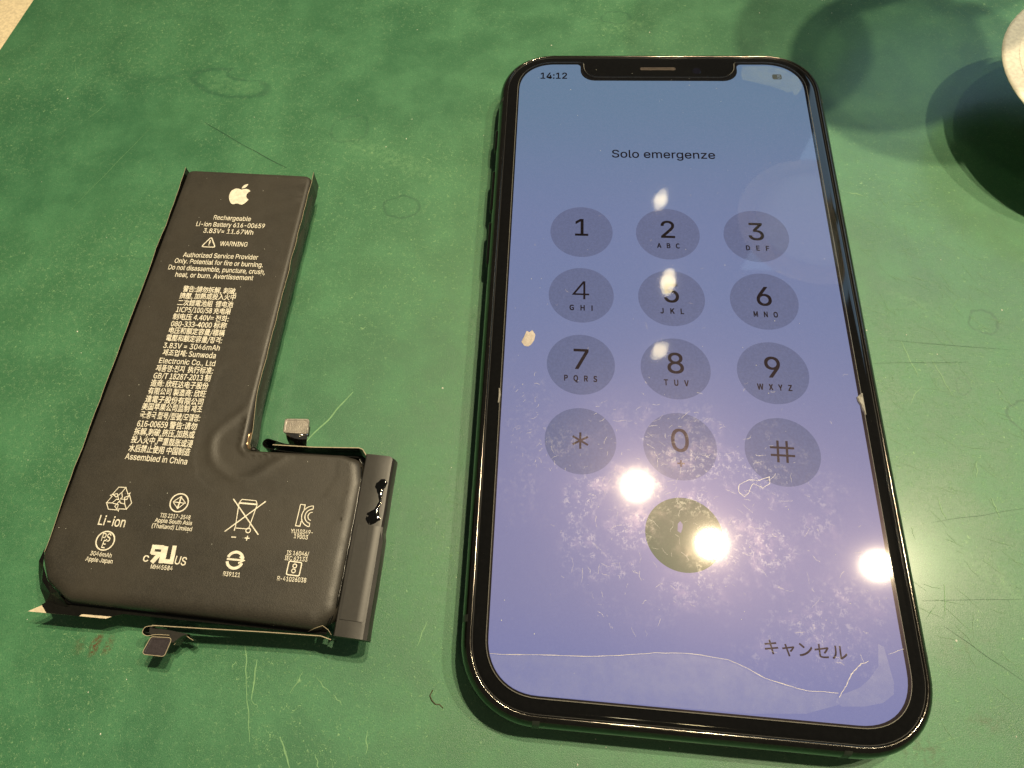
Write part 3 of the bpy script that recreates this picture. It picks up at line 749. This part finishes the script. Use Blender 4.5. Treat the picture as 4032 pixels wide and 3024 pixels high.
st = 0.42; y = -96.0
while y < 1:
    x = -0.5
    while x < 54:
        if inpoly(x, y, inner):
            if (18 < x < 52 and -76 < y < -44) or (int(round(x / st)) % 4 == 0 and int(round((y + 96) / st)) % 4 == 0): pts.append(Vector((x, y)))
        x += st
    y += st
kb = KDTree(nbp)
for i in range(nbp): kb.insert((pts[i].x, pts[i].y, 0), i)
kb.balance()
pts = pts[:nbp] + [p for p in pts[nbp:] if kb.find((p.x, p.y, 0))[2] > 0.3]
res = geometry.delaunay_2d_cdt(pts, [(i, (i + 1) % nbp) for i in range(nbp)], [], 1, 1e-5)
vv, ff = res[0], res[2]; orig = res[3]
mp = {}
for i, v in enumerate(vv):
    if orig[i] and orig[i][0] < nbp: mp[i] = base_i + orig[i][0]
    else:
        dd = kb.find((v.x, v.y, 0))[2]
        mp[i] = len(V); V.append((v.x, v.y, ZT + hgt(v.x, v.y) * sstep(dd / 1.0)))
F += [tuple(mp[i] for i in f) for f in ff]
o = mesh_obj('cell_pouch', V, F, CELL, bat, True); smooth_by_angle(o, 60)

def wall(name, path, z0, z1, lean, th, mat, parent, edge=None, ztop=None):
    """thin upright film along a path; leans outward (to the right of travel) towards the bottom"""
    P = [Vector(p) for p in path]; n = len(P); V = []; F = []
    for i in range(n):
        t = (P[min(i + 1, n - 1)] - P[max(i - 1, 0)]).normalized(); nn = Vector((t.y, -t.x))
        zt = z1 if ztop is None else ztop[i]
        for oo, z in ((lean, z0), (lean * 0.35, z0 + (zt - z0) * 0.55), (0, zt), (-th, zt), (lean * 0.35 - th, z0 + (zt - z0) * 0.55), (lean - th, z0)):
            q = P[i] + nn * oo; V.append((q.x, q.y, z))
    m = 6
    for i in range(n - 1):
        for k in range(m):
            l = (k + 1) % m; F.append((i * m + k, i * m + l, (i + 1) * m + l, (i + 1) * m + k))
    F += [tuple(reversed(range(m))), tuple(range((n - 1) * m, n * m))]
    o = mesh_obj(name, V, F, mat, parent, False)
    if edge:
        o.data.materials.append(edge)
        for p in o.data.polygons:
            if p.normal.z > 0.7: p.material_index = 1
    return o
def wob(path, amp, st=2.0, seed=0):
    D = dens(path, st); return [(p[0] + amp * noise.noise(Vector((p[1] * .3, p[0] * .3, seed))), p[1] + amp * noise.noise(Vector((p[0] * .3, p[1] * .3, seed + 3)))) for p in D]
# right wrap flap (path runs downwards: outward is to the right -> reverse lean)
pr = wob([(29.85, 2.0), (30.1, -20), (30.65, -54.6), (30.9, -57), (31.2, -60.2), (31.3, -63.6)], 0.22, 1.5, 1)
wall('wrap_flap', pr[::-1], 0.4, 5.25, 0.05, 0.08, FILM, bat, EDGE, [3.6 + 1.5 * min(1, i / 6) + .1 * math.sin(i) for i in range(len(pr))])
pl = wob([(-0.55, -88.0), (-0.75, -72), (-0.65, -40), (-0.55, 0.9)], 0.18, 2.0, 2)
wall('wrap_flap', pl[::-1], 1.0, 5.2, -0.35, 0.08, FILM, bat, EDGE, [5.45 - 0.5 * min(1, i / 3) + .12 * math.sin(i * .7) for i in range(len(pl))])
# folded film at the bevelled lower left corner
FC = [(-0.9, -87.2, 4.6), (-1.6, -89.5, 3.9), (-1.9, -91.3, 2.4), (-0.9, -93.9, 1.8), (0.9, -96.1, 1.5), (3.0, -96.4, 1.6), (5.6, -96.2, 2.2), (4.0, -94.3, 4.1), (1.6, -92.6, 4.3), (-0.2, -90.2, 4.3)]
V = FC + [(0.3, -92.7, 3.9), (-0.6, -91.2, 3.5), (2.2, -94.6, 3.2)]
F = [(0, 1, 9), (1, 11, 9), (1, 2, 11), (2, 3, 11), (9, 11, 10), (11, 3, 10), (3, 12, 10), (3, 4, 12), (4, 5, 12), (5, 6, 12), (6, 7, 12), (7, 8, 12), (8, 10, 12), (9, 10, 8)]
mesh_obj('film_fold', V, F, FILM, bat)
# creased film lip along the lower edge
V = []; F = []; n_ = 26
for i in range(n_ + 1):
    u = 5.0 + (52.5 - 5.0) * i / n_; j = noise.noise(Vector((i * .6, 2, 0)))
    vb = -95.9 + 1.5 * (i / n_)
    V += [(u, vb + 1.15, 2.6 + .2 * j), (u, vb + 0.55 + .12 * j, 2.75 + .25 * j), (u, vb + 0.05, 2.3 + .2 * j), (u, vb + .15, 1.4)]
for i in range(n_):
    for k in range(3): a = i * 4 + k; F.append((a, a + 1, a + 5, a + 4))
mesh_obj('film_lip', V, F, FILM, bat)
# cream release liner under the lower left corner
LN = [(-1.7, -98.0), (13.0, -97.35), (13.9, -96.95), (14.0, -95.0), (2.6, -95.0), (0.6, -96.6)]
slab('release_liner', LN, 1.55, 1.72, LINER, bat)
slab('film_skirt', [(0.5, -96.6), (1.9, -97.8), (8.0, -97.6), (8.5, -97.15), (14.1, -96.85), (16, -96.2), (52.5, -94.9), (52.5, -93.5), (2.6, -94.6)], 1.76, 1.84, FILM, bat)
slab('film_skirt', [(46, -66.2), (54.4, -66.2), (54.4, -63.5), (52.6, -62.6), (46, -63.2)], 1.0, 1.9, FILM, bat)
slab('adhesive_pad', [(9, -86), (46, -84), (46, -74), (24, -70), (24, -12), (9, -12)], -4.28, 1.35, FILMM, bat)
slab('film_fold', [(21.5, -97.6), (21.6, -98.6), (22.6, -99.3), (26.4, -99.6), (27.4, -98.5), (28.6, -97.9)], 0.6, 1.95, FILMM, bat)
# foil showing at the inner elbow
lump('foil_tab', [(30.35, -60.6), (31.15, -61.0), (31.25, -63.4), (31.5, -64.4), (30.7, -64.2), (30.4, -62.8)][::-1], 3.2, 4.5, COPPER, bat, seed=6)
lump('film_fold', [(31.5, -63.6), (33.0, -64.0), (33.2, -64.7), (31.6, -64.9)][::-1], 1.2, 4.2, FILMM, bat, seed=8)

def wob3(P):
    out = []
    for i in range(len(P) - 1):
        for k in range(8):
            t = k / 8; q = Vector(P[i]).lerp(Vector(P[i + 1]), t); q.x += 0.12 * noise.noise(Vector((q.y * .5, 0, 1))); q.z += 0.15 * noise.noise(Vector((q.y * .4, 3, 1))); out.append(tuple(q))
    out.append(P[-1]); return out
# protection board in its sleeve along the right end
sec = [(53.95, 1.3), (53.98, 4.6), (54.2, 4.84), (56.0, 4.88), (58.4, 4.86), (59.0, 4.74), (59.42, 4.35), (59.64, 3.4), (59.7, 2.4), (59.5, 1.3)]
RR = []
nv = 30
for i in range(nv + 1):
    t = i / nv; v_ = -63.1 + (-95.1 + 63.1) * t; du = 0.35 * t
    RR.append([(u + du + (0.10 * noise.noise(Vector((v_ * .2, u, 0))) if u > 57 else 0) + (0.25 if (v_ < -78 and u > 59) else 0), v_ - (0.35 if u > 58.9 and i == 0 else 0), z + 0.05 * noise.noise(Vector((u * .4, v_ * .25, 4)))) for u, z in sec])
V, F = loft(RR, True, True); o = mesh_obj('board_sleeve', V, F, FILMM, bat, True); smooth_by_angle(o, 12)
V, F = tube(wob3([(53.35, -65.6, 4.1), (53.85, -68, 4.25), (53.95, -80, 4.2), (53.9, -90, 4.2), (53.0, -93.4, 4.0)]), 0.24, 8); mesh_obj('seam_fold', V, F, FILM, bat, True)
def over(name, u0, u1, v0, v1, z, mat):
    V = []; F = []; nu = 5; nv2 = 10
    for j in range(nv2 + 1):
        for i in range(nu + 1):
            u = u0 + (u1 - u0) * i / nu; v_ = v0 + (v1 - v0) * j / nv2; zz = z - (max(0, u - 58.4) ** 2) * 0.38
            V.append((u, v_, zz))
    for j in range(nv2):
        for i in range(nu): a = j * (nu + 1) + i; F.append((a, a + 1, a + nu + 2, a + nu + 1))
    o = mesh_obj(name, V, F, mat, bat, True)
    return o
over('sleeve_tape', 55.0, 59.5, -92.4, -76.2, 5.02, FILMM)
strokes('tape_crease', [(wpath((55.0, -76.0), (55.0, -92.4), 16, .06, 3), 0.09, False), (wpath((57.0, -75.8), (57.1, -80.4), 8, .05, 4), 0.09, False)], 5.06, GASKET, bat)
def glue(path, wd, seed):
    V = []; F = []; P = dens(path, 0.25); m = 7
    for i, p in enumerate(P):
        t = (P[min(i + 1, len(P) - 1)] - P[max(i - 1, 0)]).normalized(); nn = Vector((-t.y, t.x))
        ww = wd(i / (len(P) - 1)) * (1 + 0.5 * noise.noise(Vector((i * .35, seed, 0))))
        for k in range(m):
            q = -1 + 2 * k / (m - 1); x = p[0] + nn.x * q * ww; y = p[1] + nn.y * q * ww
            V.append((x, y, 4.86 - max(0, x - 58.35) ** 2 * .4 + 0.17 * (1 - q * q) * min(1, ww * 2) + 0.10 * noise.noise(Vector((x * 2.5, y * 2.5, seed)))))
    for i in range(len(P) - 1):
        for k in range(m - 1): a = i * m + k; F.append((a, a + 1, a + m + 1, a + m))
    return mesh_obj('glue_residue', V, F, GLUE, bat, True)
glue([(58.6, -67.8), (57.7, -68.7), (57.9, -70.0), (58.2, -71.6), (57.8, -73.4), (57.3, -75.0), (56.5, -75.6)], lambda t: 0.30 + 0.75 * math.exp(-((t - .16) / .14) ** 2) + 1.0 * math.exp(-((t - .88) / .13) ** 2), 3)

# flex ribbons with the two press-on connectors
fp = [(36.0, -63.3), (44, -62.9), (52.4, -62.1), (53.1, -62.3), (54.0, -63.4)]
wall('flex_ribbon', fp, -1.2, 4.6, -0.15, 0.16, FILM, bat, EDGE)
lp = catmull([(41.5, -62.6), (38.0, -62.5), (35.9, -62.1), (34.4, -61.9), (33.7, -62.6), (34.0, -63.5), (35.6, -63.9), (40, -64.1), (47, -63.9), (52.5, -63.7)], 6)
wall('flex_ribbon', lp, -1.2, 3.9, 0.0, 0.14, FILM, bat)
def plate(name, C4, z, th, r, mat, tilt=(0, 0), inner=None):
    P = fillet(C4, r, 5)
    if sum((P[i - 1][0] * P[i][1] - P[i][0] * P[i - 1][1]) for i in range(len(P))) < 0: P = P[::-1]
    pn = poly_normals(P); cx = sum(p[0] for p in P) / len(P); cy = sum(p[1] for p in P) / len(P)
    def zz(x, y, b): return b + (x - cx) * tilt[0] + (y - cy) * tilt[1]
    rg = [[(x - nx * e, y - ny * e, zz(x, y, b)) for x, y, nx, ny in pn] for e, b in ((0, z - th), (0, z - .08), (.08, z), (.35, z), (.42, z - .04))]
    V, F = loft(rg, True, True); return mesh_obj(name, V, F, mat, bat)
plate('connector_plate', [(37.25, -57.9), (41.95, -57.45), (42.35, -60.55), (37.45, -60.75)], 5.0, 0.5, 0.55, NICKEL, (0, 0.02))
def bracket(C, mat, name='connector_bracket'):
    V = []; F = []; n = len(C)
    for (u0, u1, v_, z) in C: V += [(u0, v_, z), (u1, v_, z), (u1, v_ + .12, z - .12), (u0, v_ + .12, z - .12)]
    for i in range(n - 1):
        for k in range(4): l = (k + 1) % 4; F.append((i * 4 + k, i * 4 + l, (i + 1) * 4 + l, (i + 1) * 4 + k))
    F += [(3, 2, 1, 0), tuple((n - 1) * 4 + k for k in range(4))]
    return mesh_obj(name, V, F, mat, bat, True)
bracket([(37.9, 42.2, -60.3, 4.7), (38.1, 42.2, -61.1, 4.6), (38.3, 42.1, -61.75, 4.0), (38.5, 41.9, -62.15, 3.0), (38.5, 41.8, -62.3, 1.6)], CHROME)
plate('connector_body', [(37.7, -58.6), (41.8, -58.2), (42.0, -60.3), (37.9, -60.5)], 4.45, 1.6, 0.3, GASKET)
# lower one
fp2 = [(22.3, -97.5), (31.1, -96.85), (42, -96.0), (51.9, -95.35), (53.7, -95.7)]
wall('flex_ribbon', fp2, -1.2, 3.1, -0.1, 0.13, FILMM, bat, EDGE)
lp2 = catmull([(23.6, -97.3), (21.6, -97.5), (20.7, -97.9), (20.6, -98.8), (21.6, -99.2), (23.2, -98.8), (25.5, -98.6)], 6)
wall('flex_ribbon', lp2, -0.9, 2.3, 0, 0.1, FILM, bat, EDGE)
wall('flex_ribbon', catmull([(26.3, -99.9), (27.0, -98.7), (27.7, -98.2), (28.6, -98.5), (29.4, -98.8)], 6), -1.2, 1.1, 0, 0.1, FILM, bat, EDGE)
plate('connector_plate', [(22.3, -99.2), (26.1, -98.9), (25.6, -102.0), (21.5, -102.15)], 2.2, 0.45, 0.6, PLUM, (0.0, -0.02))
plate('connector_body', [(22.9, -99.4), (25.6, -99.2), (25.2, -101.3), (22.3, -101.5)], 1.7, 1.1, 0.3, GASKET)
P4 = fillet([(22.3, -99.2), (26.1, -98.9), (25.6, -102.0), (21.5, -102.15)], 0.6, 5)
V, F = tube([(x, y, 2.18) for x, y in P4], 0.07, 6, True); mesh_obj('plate_rim', V, F, EDGE, bat, True)
V, F = tube([(53.9, -95.0, 4.2), (53.3, -94.3, 4.5), (52.2, -93.75, 4.55), (50.8, -94.3, 3.9), (49.6, -94.9, 3.1)], 0.05, 5); mesh_obj('film_edge', V, F, EDGE, bat, True)

# ------------------------------------------------------------------ battery print (ink film just above the label)
ZP = 5.165
TXT = [("Rechargeable",(10.05, -12.5),(18.61, -12.27)),("Li-ion Battery 616-00659",(6.61, -14.55),(22.19, -13.91)),("3.83V= 11.67Wh",(8.74, -16.18),(20.06, -15.82)),
("WARNING",(13.42, -19.31),(19.59, -19.04)),("Authorized Service Provider",(6.08, -22.85),(22.77, -22.13)),("Only. Potential for fire or burning.",(4.65, -24.53),(24.36, -23.95)),
("Do not disassemble, puncture, crush,",(3.77, -26.27),(25.22, -25.68)),("heat, or burn. Avertissement",(5.89, -27.97),(23.06, -27.38)),
("警告:請勿拆解, 刺破,",(8.62, -31.36),(20.39, -30.97)),("擠壓, 加熱或投入火中",(8.43, -33.09),(20.53, -32.43)),("二次鋰電池組  锂电池",(8.49, -34.78),(20.48, -34.23)),
("1ICP5/100/58 充电限",(8.7, -36.44),(20.43, -35.89)),("制电压 4.40V= 전화:",(8.49, -38.17),(20.48, -37.65)),("080-333-4000 标称",(8.62, -39.87),(20.48, -39.28)),
("电压和额定容量/標稱",(8.67, -41.43),(20.52, -41.0)),("電壓和額定容量/정격:",(8.62, -43.16),(20.45, -42.71)),("3.83V = 3046mAh",(8.59, -44.94),(20.44, -44.4)),
("제조업체: Sunwoda",(8.95, -46.53),(20.14, -46.21)),("Electronic Co., Ltd",(8.8, -48.39),(20.48, -47.93)),("제품명:전지  执行标准:",(8.66, -50.1),(20.52, -49.57)),
("GB/T 18287-2013 制",(8.69, -51.8),(20.45, -51.2)),("造商: 欣旺达电子股份",(8.64, -53.43),(20.48, -52.94)),("有限公司 製造商: 欣旺",(8.66, -55.13),(20.5, -54.65)),
("達電子股份有限公司",(8.66, -56.87),(20.44, -56.37)),("美国苹果公司监制 제조",(8.5, -58.52),(20.64, -57.9)),("국:중국 型号/型號/모델명:",(8.65, -60.26),(20.77, -59.72)),
("616-00659 警告:请勿",(8.7, -62.11),(20.67, -61.47)),("拆解,刺破,挤压,加热或",(8.64, -63.74),(20.71, -63.17)),("投入火中,严重鼓胀或浸",(8.63, -65.35),(20.86, -65.02)),
("水后禁止使用 中国制造",(8.71, -67.11),(20.85, -66.68)),("Assembled in China",(8.58, -68.79),(20.85, -68.51)),
("Li-ion",(7.73, -81.21),(12.86, -81.1)),("TIS 2217-2548",(18.85, -78.97),(24.55, -78.77)),("Apple South Asia",(18.16, -79.96),(25.14, -79.71)),("(Thailand) Limited",(17.92, -81.0),(25.46, -80.76)),
("3046mAh",(8.26, -87.15),(12.28, -87.1)),("Apple Japan",(7.76, -88.2),(12.84, -88.09)),("c",(18.17, -86.67),(19.21, -86.67)),("US",(24.04, -86.42),(26.11, -86.49)),("MH45584",(20.01, -88.05),(24.04, -87.91)),
("YU10349-",(43.38, -78.93),(47.37, -78.73)),("19003",(44.16, -79.74),(46.66, -79.68)),("R39121",(33.27, -87.66),(36.27, -87.52)),
("IS 16046/",(43.55, -82.73),(47.49, -82.53)),("IEC 62133",(43.41, -83.66),(47.42, -83.45)),("R-41026038",(42.92, -87.24),(48.01, -86.94)),("PS",(9.39, -84.12),(11.02, -84.06)),("E",(9.88, -85.31),(10.54, -85.34))]
for s_, a, b in TXT:
    size = 1.62
    if s_ in ("Li-ion",): size = 2.4
    elif s_ in ("US", "c", "PS", "E"): size = 1.95
    elif a[1] < -75: size = 1.04
    elif any(ord(c) > 0x2fff for c in s_): size = 1.62
    text_fit('printed_line', s_, a, b, size, ZP, PRINT, bat, 0.010 if not any(ord(c) > 0x2fff for c in s_) else 0.014, vmid=0.35)
def svg(path, sx, ox, oy):
    """tiny relative-cubic path reader"""
    polys = []
    for sub in path:
        x, y = sub[0]; P = [(x, y)]
        for c in sub[1]:
            for k in range(1, 7):
                t = k / 6; mt = 1 - t
                P.append((x + 3 * mt * mt * t * c[0] + 3 * mt * t * t * c[2] + t ** 3 * c[4], y + 3 * mt * mt * t * c[1] + 3 * mt * t * t * c[3] + t ** 3 * c[5]))
            x += c[4]; y += c[5]
        polys.append([(ox + px * sx, oy - py * sx) for px, py in P[:-1]])
    return polys
FR = [((12.152, 6.896), [(-.948, 0, -2.415, -1.078, -3.96, -1.04), (-2.04, .027, -3.91, 1.183, -4.961, 3.014), (-2.117, 3.675, -.546, 9.103, 1.519, 12.09), (1.013, 1.454, 2.208, 3.09, 3.792, 3.039), (1.52, -.065, 2.09, -.987, 3.935, -.987), (1.831, 0, 2.35, .987, 3.96, .948), (1.637, -.026, 2.676, -1.48, 3.676, -2.948), (1.156, -1.688, 1.636, -3.325, 1.662, -3.415), (-.039, -.013, -3.182, -1.221, -3.22, -4.857), (-.026, -3.04, 2.48, -4.494, 2.597, -4.559), (-1.429, -2.09, -3.623, -2.324, -4.39, -2.376), (-2, -.156, -3.675, 1.09, -4.61, 1.09)]),
      ((15.53, 3.83), [(.843, -1.012, 1.4, -2.427, 1.245, -3.83), (-1.207, .052, -2.662, .805, -3.532, 1.818), (-.78, .896, -1.454, 2.338, -1.273, 3.714), (1.338, .104, 2.715, -.688, 3.559, -1.701)])]
K = 4.75 / 19.4
pl_ = svg(FR, K, 14.25 - 12 * K, -2.68 + 0.1 * K)
V = []; F = []
for P in pl_:
    v, f = tess(P, ZP); b = len(V); V += v; F += [tuple(b + i for i in q) for q in f]
o = mesh_obj('fruit_logo', V, F, PRINT, bat)
for p in o.data.polygons:
    if p.normal.z < 0: p.flip()
# warning triangle
strokes('warning_sign', [(fillet([(11.0, -17.75), (9.45, -20.45), (12.6, -20.35)], .3, 3), 0.24, True), ([(11.0, -18.6), (11.02, -19.55)], 0.30, False), ([(11.02, -19.75), (11.02, -20.0)], 0.28, False)], ZP, PRINT, bat)
# recycling mark: three chasing bent arrows in outline
st_ = []
cx, cy = 10.3, -77.1
for k in range(3):
    a = math.radians(120 * k + 4); ca, sa = math.cos(a), math.sin(a)
    for loop in ([(-1.55, 0.95), (-0.75, 2.25), (0.55, 2.25), (0.05, 1.35), (-0.75, 0.45)], [(0.55, 2.25), (1.25, 1.05), (1.6, 1.3), (1.3, 0.1), (0.1, 0.15), (0.35, 0.5), (0.05, 1.35)]):
        st_.append(([(cx + (x * ca - y * sa) * 1.05, cy + (x * sa + y * ca) * 1.05) for x, y in loop], 0.15, True))
strokes('recycling_mark', st_, ZP, PRINT, bat)
strokes('ring_mark', [(circ(21.65, -76.33, 1.68), .24, True), ([(21.65, -77.5), (21.75, -75.1)], .26, False), ([(20.45, -76.3), (22.9, -76.3)], .16, False), ([(20.55, -76.2), (21.65, -75.2), (22.8, -76.2), (21.7, -77.4), (20.55, -76.4)], .14, False)], ZP, PRINT, bat)
strokes('ring_mark', [(circ(10.2, -84.7, 1.68), .24, True)], ZP, PRINT, bat)
# reversed R joined to U
strokes('joined_letter_mark', [([(21.55, -87.3), (21.3, -84.3)], .75, False), ([(21.3, -84.55), (19.6, -84.65)], .75, False), ([(19.45, -84.3), (19.5, -85.9)], .7, False), ([(19.4, -85.75), (21.4, -85.7)], .6, False), ([(20.9, -85.7), (19.95, -87.4)], .8, False),
    ([(21.75, -84.3), (21.95, -87.2)], .7, False), ([(21.9, -86.85), (23.6, -86.85)], .75, False), ([(23.5, -87.2), (23.2, -84.0)], .75, False)], ZP, PRINT, bat)
# crossed-out bin
strokes('crossed_bin_mark', [([(31.5, -74.45), (37.7, -80.27)], .22, False), ([(37.58, -74.2), (31.51, -80.45)], .22, False), (fillet([(33.25, -79.6), (32.75, -75.1), (33.1, -74.35), (35.8, -74.3), (36.15, -75.0), (35.7, -79.5)], .25, 3), .16, True), ([(32.8, -75.05), (36.1, -74.95)], .3, False), (circ(35.7, -79.75, .42, 16), .18, True), ([(33.2, -79.5), (33.2, -80.1)], .2, False)], ZP, PRINT, bat)
strokes('polarity_mark', [([(32.98, -81.26), (33.85, -81.19)], .2, False)], ZP, PRINT, bat)
strokes('polarity_mark', [([(35.41, -81.13), (36.3, -81.09)], .2, False), ([(35.86, -81.55), (35.86, -80.67)], .2, False)], ZP, PRINT, bat)
strokes('nested_letter_mark', [([(44.05, -74.0), (44.9, -74.0), (44.9, -75.0)], .16, False), ([(44.05, -74.0), (44.0, -77.9), (44.8, -77.9), (44.85, -76.9)], .16, False), (circ(46.6, -75.9, 1.9, 16, math.radians(95), math.radians(265)), .16, False), (circ(46.6, -75.9, 1.3, 14, math.radians(95), math.radians(265)), .16, False), (circ(46.6, -75.9, .75, 12, math.radians(95), math.radians(265)), .16, False), ([(46.45, -74.0), (46.5, -74.6)], .16, False), ([(46.45, -77.2), (46.5, -77.8)], .16, False)], ZP, PRINT, bat)
strokes('arrow_ring_mark', [(circ(34.72, -85.13, 1.4, 18, math.radians(15), math.radians(165)), .5, False), (circ(34.72, -85.13, 1.4, 18, math.radians(195), math.radians(345)), .5, False), ([(33.2, -85.1), (36.1, -85.0)], .34, False), ([(35.4, -84.45), (36.3, -85.0), (35.4, -85.6)], .28, False)], ZP, PRINT, bat)
strokes('boxed_eight_mark', [(fillet([(44.3, -84.1), (46.6, -84.1), (46.6, -86.4), (44.3, -86.4)], .3, 3), .2, True), (circ(45.47, -84.8, .33, 12), .17, True), (circ(45.43, -85.65, .33, 12), .17, True)], ZP, PRINT, bat)
rs = random.Random(31)
bs = []
while len(bs) < 46:
    x, y = rs.uniform(0, 53), rs.uniform(-94, 0)
    if inpoly(x, y, inner): bs.append((x, y))
specks('dust_specks', bs, 5.1, DUSTM, bat, 0.04, 0.09, 5)

# ------------------------------------------------------------------ round cream dish at the right edge, loupe stand beyond the frame
dish = thing('round_dish', 'cream round plastic dish cut off by the right edge of the view', 'dish', (93.2, 56.8, 0))
pr_ = [(0.01, 1.0), (5, 1.0), (6, 0.0), (8, 0.0), (8.5, 1.0), (7.5, 11.5), (20.5, 14.2), (25.2, 15.2), (25.9, 15.5), (26.0, 15.75), (25.8, 16.0), (25.4, 16.1), (0.01, 16.1)]
V, F = lathe(pr_, 72); o = mesh_obj('dish_shell', V, F, DISHM, dish, True); smooth_by_angle(o, 40)
mesh_obj('dish_rim', *lathe([(22.9, 16.1), (22.9, 16.16), (22.6, 16.16), (22.6, 16.1)], 72), DISHM, dish)
LENS = None
g = G('loupe_lens'); tr = g.n('ShaderNodeBsdfTransparent'); tr.inputs[0].default_value = (0.72, 0.76, 0.72, 1); gl = g.n('ShaderNodeBsdfGlossy'); gl.inputs['Roughness'].default_value = 0.05
dd_ = g.n('ShaderNodeBsdfDiffuse'); dd_.inputs[0].default_value = (.8, .78, .72, 1)
tl_ = g.n('ShaderNodeBsdfTranslucent'); tl_.inputs[0].default_value = (.85, .85, .82, 1)
LENS = g.done(g.mixs(0.40, g.mixs(0.05, tr.outputs[0], gl.outputs[0]), tl_.outputs[0]))
g = G('milky_rim'); tl_ = g.n('ShaderNodeBsdfTranslucent'); tl_.inputs[0].default_value = (.95, .88, .8, 1)
MILKY = g.done(g.mixs(0.82, g.pbsdf((0.85, 0.8, 0.7), 0.3), tl_.outputs[0]))
loupe = thing('loupe_stand', 'round bench loupe on a bent arm beyond the upper right of the mat', 'loupe', (74, 99, 0))
LH = 102
mesh_obj('lens_ring', *tube([(23.6 * math.cos(a), 23.6 * math.sin(a), LH) for a in [i * math.pi / 36 for i in range(72)]], 3.0, 10, True), MILKY, loupe, True)
mesh_obj('lens', *lathe([(0.01, LH + 2.2), (8, LH + 2.0), (16, LH + 1.2), (22.6, LH), (16, LH - 1.2), (8, LH - 2.0), (0.01, LH - 2.2)], 48), LENS, loupe, True)
mesh_obj('arm', *tube([(22, 9, LH), (60, 26, LH + 4), (105, 45, LH - 20), (118, 52, 8)], 2.6, 10), PLASTIC, loupe, True)
mesh_obj('stand_base', *lathe([(0.01, 0), (32, 0), (34, 2), (33, 7), (8, 10), (0.01, 10)], 48, (118, 52, 0)), PLASTIC, loupe, True)

mon = thing('monitor', 'monitor with pale blue screen behind the mat, beyond the upper right corner', 'monitor', (263, 205, 0))
def vbox(name, x0, x1, y0, y1, z0, z1, mat, parent, bev=0.0): return slab(name, [(x0, y0), (x1, y0), (x1, y1), (x0, y1)], z0, z1, mat, parent, bev)
vbox('monitor_case', -158, 158, 0, 22, 86, 290, CAN, mon, 2)
sp = mesh_obj('monitor_screen', [(-152, -0.6, 93), (152, -0.6, 93), (152, -0.6, 284), (-152, -0.6, 284)], [(0, 1, 2, 3)], lampm('monitor_glow', (0.50, 0.76, 1.0), 1.6), mon)
vbox('monitor_foot', -70, 70, -20, 90, 0, 6, CAN, mon, 1.5)
vbox('monitor_neck', -18, 18, 22, 34, 6, 150, CAN, mon, 1.5)

# ------------------------------------------------------------------ ceiling spotlights (seen as reflections in the glass)
def spot(loc, r, strength, col, label, aim=(0, 0, 0), sy=1.0, tw=0.0):
    t = thing('ceiling_spotlight', label, 'lamp', loc, 0, 'ceiling spotlights above the bench')
    dv = (Vector(aim) - Vector(loc)).normalized()
    q = Vector((0, 0, -1)).rotation_difference(dv); t.rotation_mode = 'QUATERNION'; t.rotation_quaternion = q
    V, F = lathe([(0.01, 95), (r * 1.15, 95), (r * 1.25, 90), (r * 1.25, -3), (r * 1.08, -3), (r * 1.05, 2), (r * 1.05, 12)], 40)
    mesh_obj('lamp_housing', V, F, CAN, t, True)
    P = [(x * math.cos(tw) - y * sy * math.sin(tw), x * math.sin(tw) + y * sy * math.cos(tw), 0) for x, y in circ(0, 0, r, 40)]
    o = mesh_obj('lamp_lens', P, [tuple(reversed(range(40)))], lampm('lamp_glow', col, strength), t)
    return t
def spot_lamp(loc, r, watts, label, aim, cone=34):
    t = spot(loc, r, 3.0, LAMP_COL, label, aim)
    ld = bpy.data.lights.new('lamp_beam', 'SPOT'); ld.energy = watts; ld.color = LAMP_COL; ld.shadow_soft_size = r * MM
    ld.spot_size = math.radians(cone); ld.spot_blend = 1.0
    o = bpy.data.objects.new('lamp_beam', ld); COL.objects.link(o); o.parent = t; o.location = (0, 0, -0.006)
    return t
P0 = 41.0
spot_lamp((206.2, 354.5, 1208), 14, P0, 'bright spotlight whose reflection blazes left of the green call key', (-25, -60, 0))
spot_lamp((334.5, 254.1, 1208), 16.5, P0, 'bright spotlight reflected on the green call key of the phone', (-5, -55, 0))
spot_lamp((618.2, 235.9, 1208), 15, P0 * 0.75, 'bright spotlight reflected at the right edge of the phone screen', (40, -60, 0))
spot((278.9, 1036, 1208), 14, 22, (1, .84, .50), 'dim spotlight reflected as an oval above key 2', (0, 28, 0), 1.6, -0.35)
spot((285.2, 814.2, 1208), 15, 32, (1, .84, .50), 'dim spotlight reflected as an oval across key 5', (0, 8, 0), 1.8, -0.15)
spot((260.8, 646.2, 1208), 14, 22, (1, .84, .50), 'dim spotlight reflected as an oval on key 8', (0, -7, 0), 1.5, -0.6)
spot((190, -600, 1208), 24, 70, (1, .84, .50), 'spotlight behind the viewer glinting on the left part of the lower phone edge', (0, -60, 0))
spot((312, -600, 1208), 26, 90, (1, .80, .42), 'spotlight behind the viewer glinting on the middle of the lower phone edge', (0, -60, 0))
